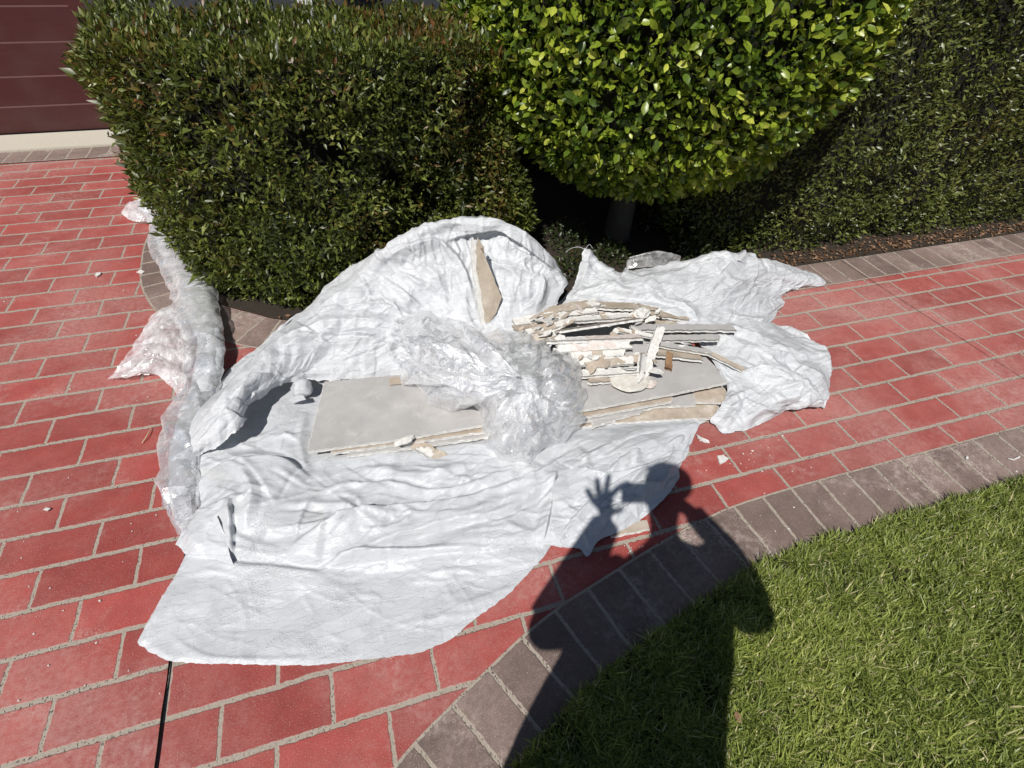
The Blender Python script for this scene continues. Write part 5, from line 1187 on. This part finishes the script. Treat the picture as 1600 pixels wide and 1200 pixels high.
# ------------------------------------------------------------------ the person whose shadow falls on the sheet
M_SKIN, nt, b, out = new_mat('skin'); b.inputs['Base Color'].default_value = (.42, .25, .18, 1); b.inputs['Roughness'].default_value = .5; b.inputs['Subsurface Weight'].default_value = .08
M_SHIRT, nt, b, out = new_mat('dark_cotton'); b.inputs['Base Color'].default_value = (.045, .05, .065, 1); b.inputs['Roughness'].default_value = .9
bump(nt, b, tex_noise(nt, pos(nt), 18, 4, .6), .4, .02)
M_PANTS, nt, b, out = new_mat('denim_cloth'); b.inputs['Base Color'].default_value = (.05, .07, .12, 1); b.inputs['Roughness'].default_value = .9
M_HAIR, nt, b, out = new_mat('dark_hair'); b.inputs['Base Color'].default_value = (.02, .014, .01, 1); b.inputs['Roughness'].default_value = .6
bump(nt, b, tex_noise(nt, pos(nt), 90, 3, .7), .8, .006)
M_PHONE, nt, b, out = new_mat('black_phone'); b.inputs['Base Color'].default_value = (.012, .012, .014, 1); b.inputs['Roughness'].default_value = .25
def skin(name, verts, edges, mat, parent=None, root=0, lv=2):
    me = bpy.data.meshes.new(name); me.from_pydata([v[:3] for v in verts], edges, []); me.update()
    o = bpy.data.objects.new(name, me); COL.objects.link(o)
    sk = o.modifiers.new('s', 'SKIN'); sk.use_smooth_shade = True
    sb = o.modifiers.new('b', 'SUBSURF'); sb.levels = lv; sb.render_levels = lv
    if not me.skin_vertices:
        bpy.context.view_layer.objects.active = o; o.select_set(True); bpy.ops.mesh.customdata_skin_add()
    for i, v in enumerate(verts):
        rr = v[3] if isinstance(v[3], tuple) else (v[3], v[3]); me.skin_vertices[0].data[i].radius = rr; me.skin_vertices[0].data[i].use_root = (i == root)
    dg = bpy.context.evaluated_depsgraph_get(); m2 = bpy.data.meshes.new_from_object(o.evaluated_get(dg)); o.modifiers.clear(); o.data = m2
    m2.materials.clear(); m2.materials.append(mat)
    if len(m2.polygons): m2.polygons.foreach_set('use_smooth', np.ones(len(m2.polygons), bool))
    if parent is not None: o.parent = parent
    return o
PV = [(.02, -.29, .93, .10), (.03, -.28, 1.15, .10), (.045, -.27, 1.34, .10), (.05, -.25, 1.47, .085), (.045, -.22, 1.60, .055), (.04, -.18, 1.70, .05),
      (.042, -.150, 1.79, (.074, .080)), (.04, -.140, 1.87, (.082, .094)), (.04, -.150, 1.94, (.066, .078)),
      (-.13, -.22, 1.50, .060), (-.20, -.17, 1.36, .047), (-.235, -.135, 1.22, .038), (-.16, -.10, 1.44, .036), (-.11, -.080, 1.61, .024),      # left arm
      (.22, -.27, 1.47, .058), (.30, -.28, 1.37, .047), (.362, -.29, 1.27, .038), (.325, -.19, 1.41, .036), (.222, -.065, 1.545, .025),       # right arm
      (-.07, -.29, .88, .075), (-.10, -.28, .50, .06), (-.11, -.31, .12, .038), (-.11, -.21, .03, .03),
      (.11, -.30, .88, .075), (.17, -.31, .50, .06), (.18, -.35, .12, .038), (.18, -.25, .03, .03)]
PE = [(0, 1), (1, 2), (2, 3), (3, 4), (4, 5), (5, 6), (6, 7), (7, 8), (3, 9), (9, 10), (10, 11), (11, 12), (12, 13), (3, 14), (14, 15), (15, 16), (16, 17), (17, 18), (0, 19), (19, 20), (20, 21), (21, 22), (0, 23), (23, 24), (24, 25), (25, 26)]
# hands with five fingers grow out of the wrists
def hand(V, E, wrist, palm, fin, thumb):
    sc2 = lambda t: tuple(np.array(palm) + (np.array(t) - np.array(palm)) * 1.18)
    fin = [tuple(sc2(t) for t in f) for f in fin]; thumb = tuple(sc2(t) for t in thumb)
    k = len(V); V.append((*palm, (.034, .018))); E.append((wrist, k))
    for (base, mid, tip) in fin + [thumb]:
        j = len(V); V += [(*base, .0130), (*mid, .0115), (*tip, .0095)]; E += [(k, j), (j, j + 1), (j + 1, j + 2)]
_o = np.array([-.055, 0, .055]); _s = lambda t: tuple(np.array(t) + _o)
hand(PV, PE, 13, _s((-.068, -.062, 1.605)), [tuple(map(_s, f)) for f in [((-.100, -.052, 1.640), (-.118, -.040, 1.668), (-.132, -.030, 1.694)), ((-.085, -.048, 1.650), (-.095, -.034, 1.690), (-.102, -.024, 1.728)),
     ((-.066, -.046, 1.652), (-.064, -.032, 1.692), (-.060, -.022, 1.730)), ((-.050, -.046, 1.645), (-.018, -.036, 1.668), (.022, -.026, 1.660))]], tuple(map(_s, ((-.048, -.066, 1.595), (-.020, -.056, 1.570), (.012, -.040, 1.548)))))
hand(PV, PE, 18, (.160, -.060, 1.580), [((.110, -.050, 1.600), (.100, -.036, 1.612), (.090, -.028, 1.606)), ((.090, -.052, 1.592), (.078, -.038, 1.602), (.066, -.030, 1.596)),
     ((.125, -.048, 1.612), (.118, -.034, 1.626), (.108, -.028, 1.620)), ((.138, -.050, 1.618), (.136, -.036, 1.636), (.130, -.028, 1.632))], ((.120, -.085, 1.600), (.105, -.080, 1.625), (.090, -.070, 1.640)))
person = skin('person', PV, PE, M_SKIN)
tag(person, 'person on the lawn edge raising a phone with both hands, casting the shadow', 'person')
def loft(rings, seg=36):
    r_ = spline(rings, 60); th = np.linspace(0, 2 * np.pi, seg, endpoint=False); V = []
    for (x, y, z, rx, ry) in r_:
        w_ = 1 + .03 * noise(np.stack([np.cos(th) * 2, np.sin(th) * 2, th * 0 + z * 5], 1), 1.5)
        V.append(np.stack([x + rx * np.cos(th) * w_, y + ry * np.sign(np.sin(th)) * np.abs(np.sin(th)) ** .85 * w_, z + 0 * th], 1))
    i, j = np.meshgrid(np.arange(seg), np.arange(59)); F = np.stack([j * seg + i, j * seg + (i + 1) % seg, (j + 1) * seg + (i + 1) % seg, (j + 1) * seg + i], -1).reshape(-1, 4)
    return np.vstack(V), F
def join_tube(pts, rad, seg=20):
    c_ = spline(pts, 30); rr = np.interp(np.linspace(0, 1, 30), np.linspace(0, 1, len(rad)), rad); t = np.gradient(c_, axis=0); t /= np.linalg.norm(t, axis=1)[:, None]
    a_ = np.cross(t, [.2, .9, .3]); a_ /= np.linalg.norm(a_, axis=1)[:, None]; b2_ = np.cross(t, a_); th = np.linspace(0, 2 * np.pi, seg, endpoint=False)
    V = (c_[:, None] + (a_[:, None] * np.cos(th)[None, :, None] + b2_[:, None] * np.sin(th)[None, :, None]) * rr[:, None, None]).reshape(-1, 3)
    V = V + fbm(V, 14, 3, 2)[:, None] * .006
    F = np.array([(i * seg + j, i * seg + (j + 1) % seg, (i + 1) * seg + (j + 1) % seg, (i + 1) * seg + j) for i in range(29) for j in range(seg)]); return V, F
parts = [loft([(-.01, -.28, .80, .30, .17), (.0, -.28, 1.0, .285, .16), (.02, -.275, 1.2, .265, .15), (.045, -.26, 1.36, .235, .13), (.05, -.245, 1.47, .205, .11), (.05, -.235, 1.54, .12, .085), (.045, -.22, 1.58, .065, .065)]),
         join_tube([(-.10, -.23, 1.50), (-.19, -.18, 1.38), (-.235, -.135, 1.23), (-.175, -.105, 1.38), (-.118, -.085, 1.59)], [.08, .078, .074, .068, .052]),
         join_tube([(.20, -.26, 1.50), (.30, -.28, 1.37), (.362, -.29, 1.27), (.33, -.19, 1.41), (.25, -.085, 1.52)], [.08, .072, .064, .048, .038])]
VV = []; FF = []; o_ = 0
for v_, f_ in parts: VV.append(v_); FF.append(f_ + o_); o_ += len(v_)
mesh_np('shirt', np.vstack(VV), np.vstack(FF), M_SHIRT, person, smooth=True)
def grow(v, g): r_ = v[3] if isinstance(v[3], tuple) else (v[3], v[3]); return (*v[:3], (r_[0] + g, r_[1] + g))
tp = [loft([(.0, -.29, .74, .165, .125), (.0, -.29, .84, .185, .13), (.0, -.285, .98, .175, .12)]),
      join_tube([(-.085, -.29, .86), (-.10, -.28, .50), (-.11, -.30, .09)], [.105, .078, .062]), join_tube([(.095, -.30, .86), (.16, -.31, .50), (.18, -.34, .09)], [.105, .078, .062])]
VV = []; FF = []; o_ = 0
for v_, f_ in tp: VV.append(v_); FF.append(f_ + o_); o_ += len(v_)
mesh_np('trousers', np.vstack(VV), np.vstack(FF), M_PANTS, person, smooth=True)
hv = [(.042, -.185, 1.84, (.086, .074)), (.04, -.167, 1.91, (.096, .090)), (.04, -.155, 1.965, (.078, .078))]; skin('hair', hv, [(0, 1), (1, 2)], M_HAIR, person)
for sx in (-.12, .17): skin('shoe', [(sx, -.36 if sx < 0 else -.40, .045, (.045, .04)), (sx, -.27 if sx < 0 else -.31, .045, (.05, .04)), (sx, -.17 if sx < 0 else -.21, .035, (.045, .03))], [(0, 1), (1, 2)], M_PHONE, person)
bm = bmesh.new(); bmesh.ops.create_icosphere(bm, subdivisions=2, radius=.016)
for v in bm.verts: v.co = Vector((.04 + v.co.x * .8, -.057 + v.co.y, 1.845 + v.co.z * 1.3))
bm_obj('nose', bm, M_SKIN, person, True)
for sx in (-1, 1):
    bm = bmesh.new(); bmesh.ops.create_icosphere(bm, subdivisions=2, radius=.011)
    for v in bm.verts: v.co = Vector((.04 + sx * .031 + v.co.x, -.065 + v.co.y * .7, 1.872 + v.co.z * .6))
    bm_obj('eye', bm, M_WHITE, person, True)
    bm = bmesh.new(); bmesh.ops.create_icosphere(bm, subdivisions=2, radius=.03)
    for v in bm.verts: v.co = Vector((.04 + sx * .080 + v.co.x * .3, -.140 + v.co.y * .6, 1.86 + v.co.z))
    bm_obj('ear', bm, M_SKIN, person, True)
bm = bmesh.new(); bmesh.ops.create_icosphere(bm, subdivisions=2, radius=.02)
for v in bm.verts: v.co = Vector((.04 + v.co.x * 1.1, -.073 + v.co.y * .3, 1.808 + v.co.z * .3))
M_LIP, nt, b, out = new_mat('lips'); b.inputs['Base Color'].default_value = (.35, .12, .10, 1)
bm_obj('mouth', bm, M_LIP, person, True)
fw = MW @ np.array([0, 0, 1.0]); rt = MW @ np.array([1.0, 0, 0]); dn = MW @ np.array([0, 1.0, 0])
pc = np.array([0, 0, CZ]) - fw * .012 + rt * .052
bm = bmesh.new(); box(bm, -.075, .075, -.0365, .0365, -.004, .004, .003); ph = bm_obj('phone', bm, M_PHONE)
ph.matrix_world = Matrix.Translation(pc) @ Matrix(((rt[0], -dn[0], -fw[0]), (rt[1], -dn[1], -fw[1]), (rt[2], -dn[2], -fw[2]))).to_4x4()
tag(ph, 'dark phone held up by the person taking the picture', 'phone')
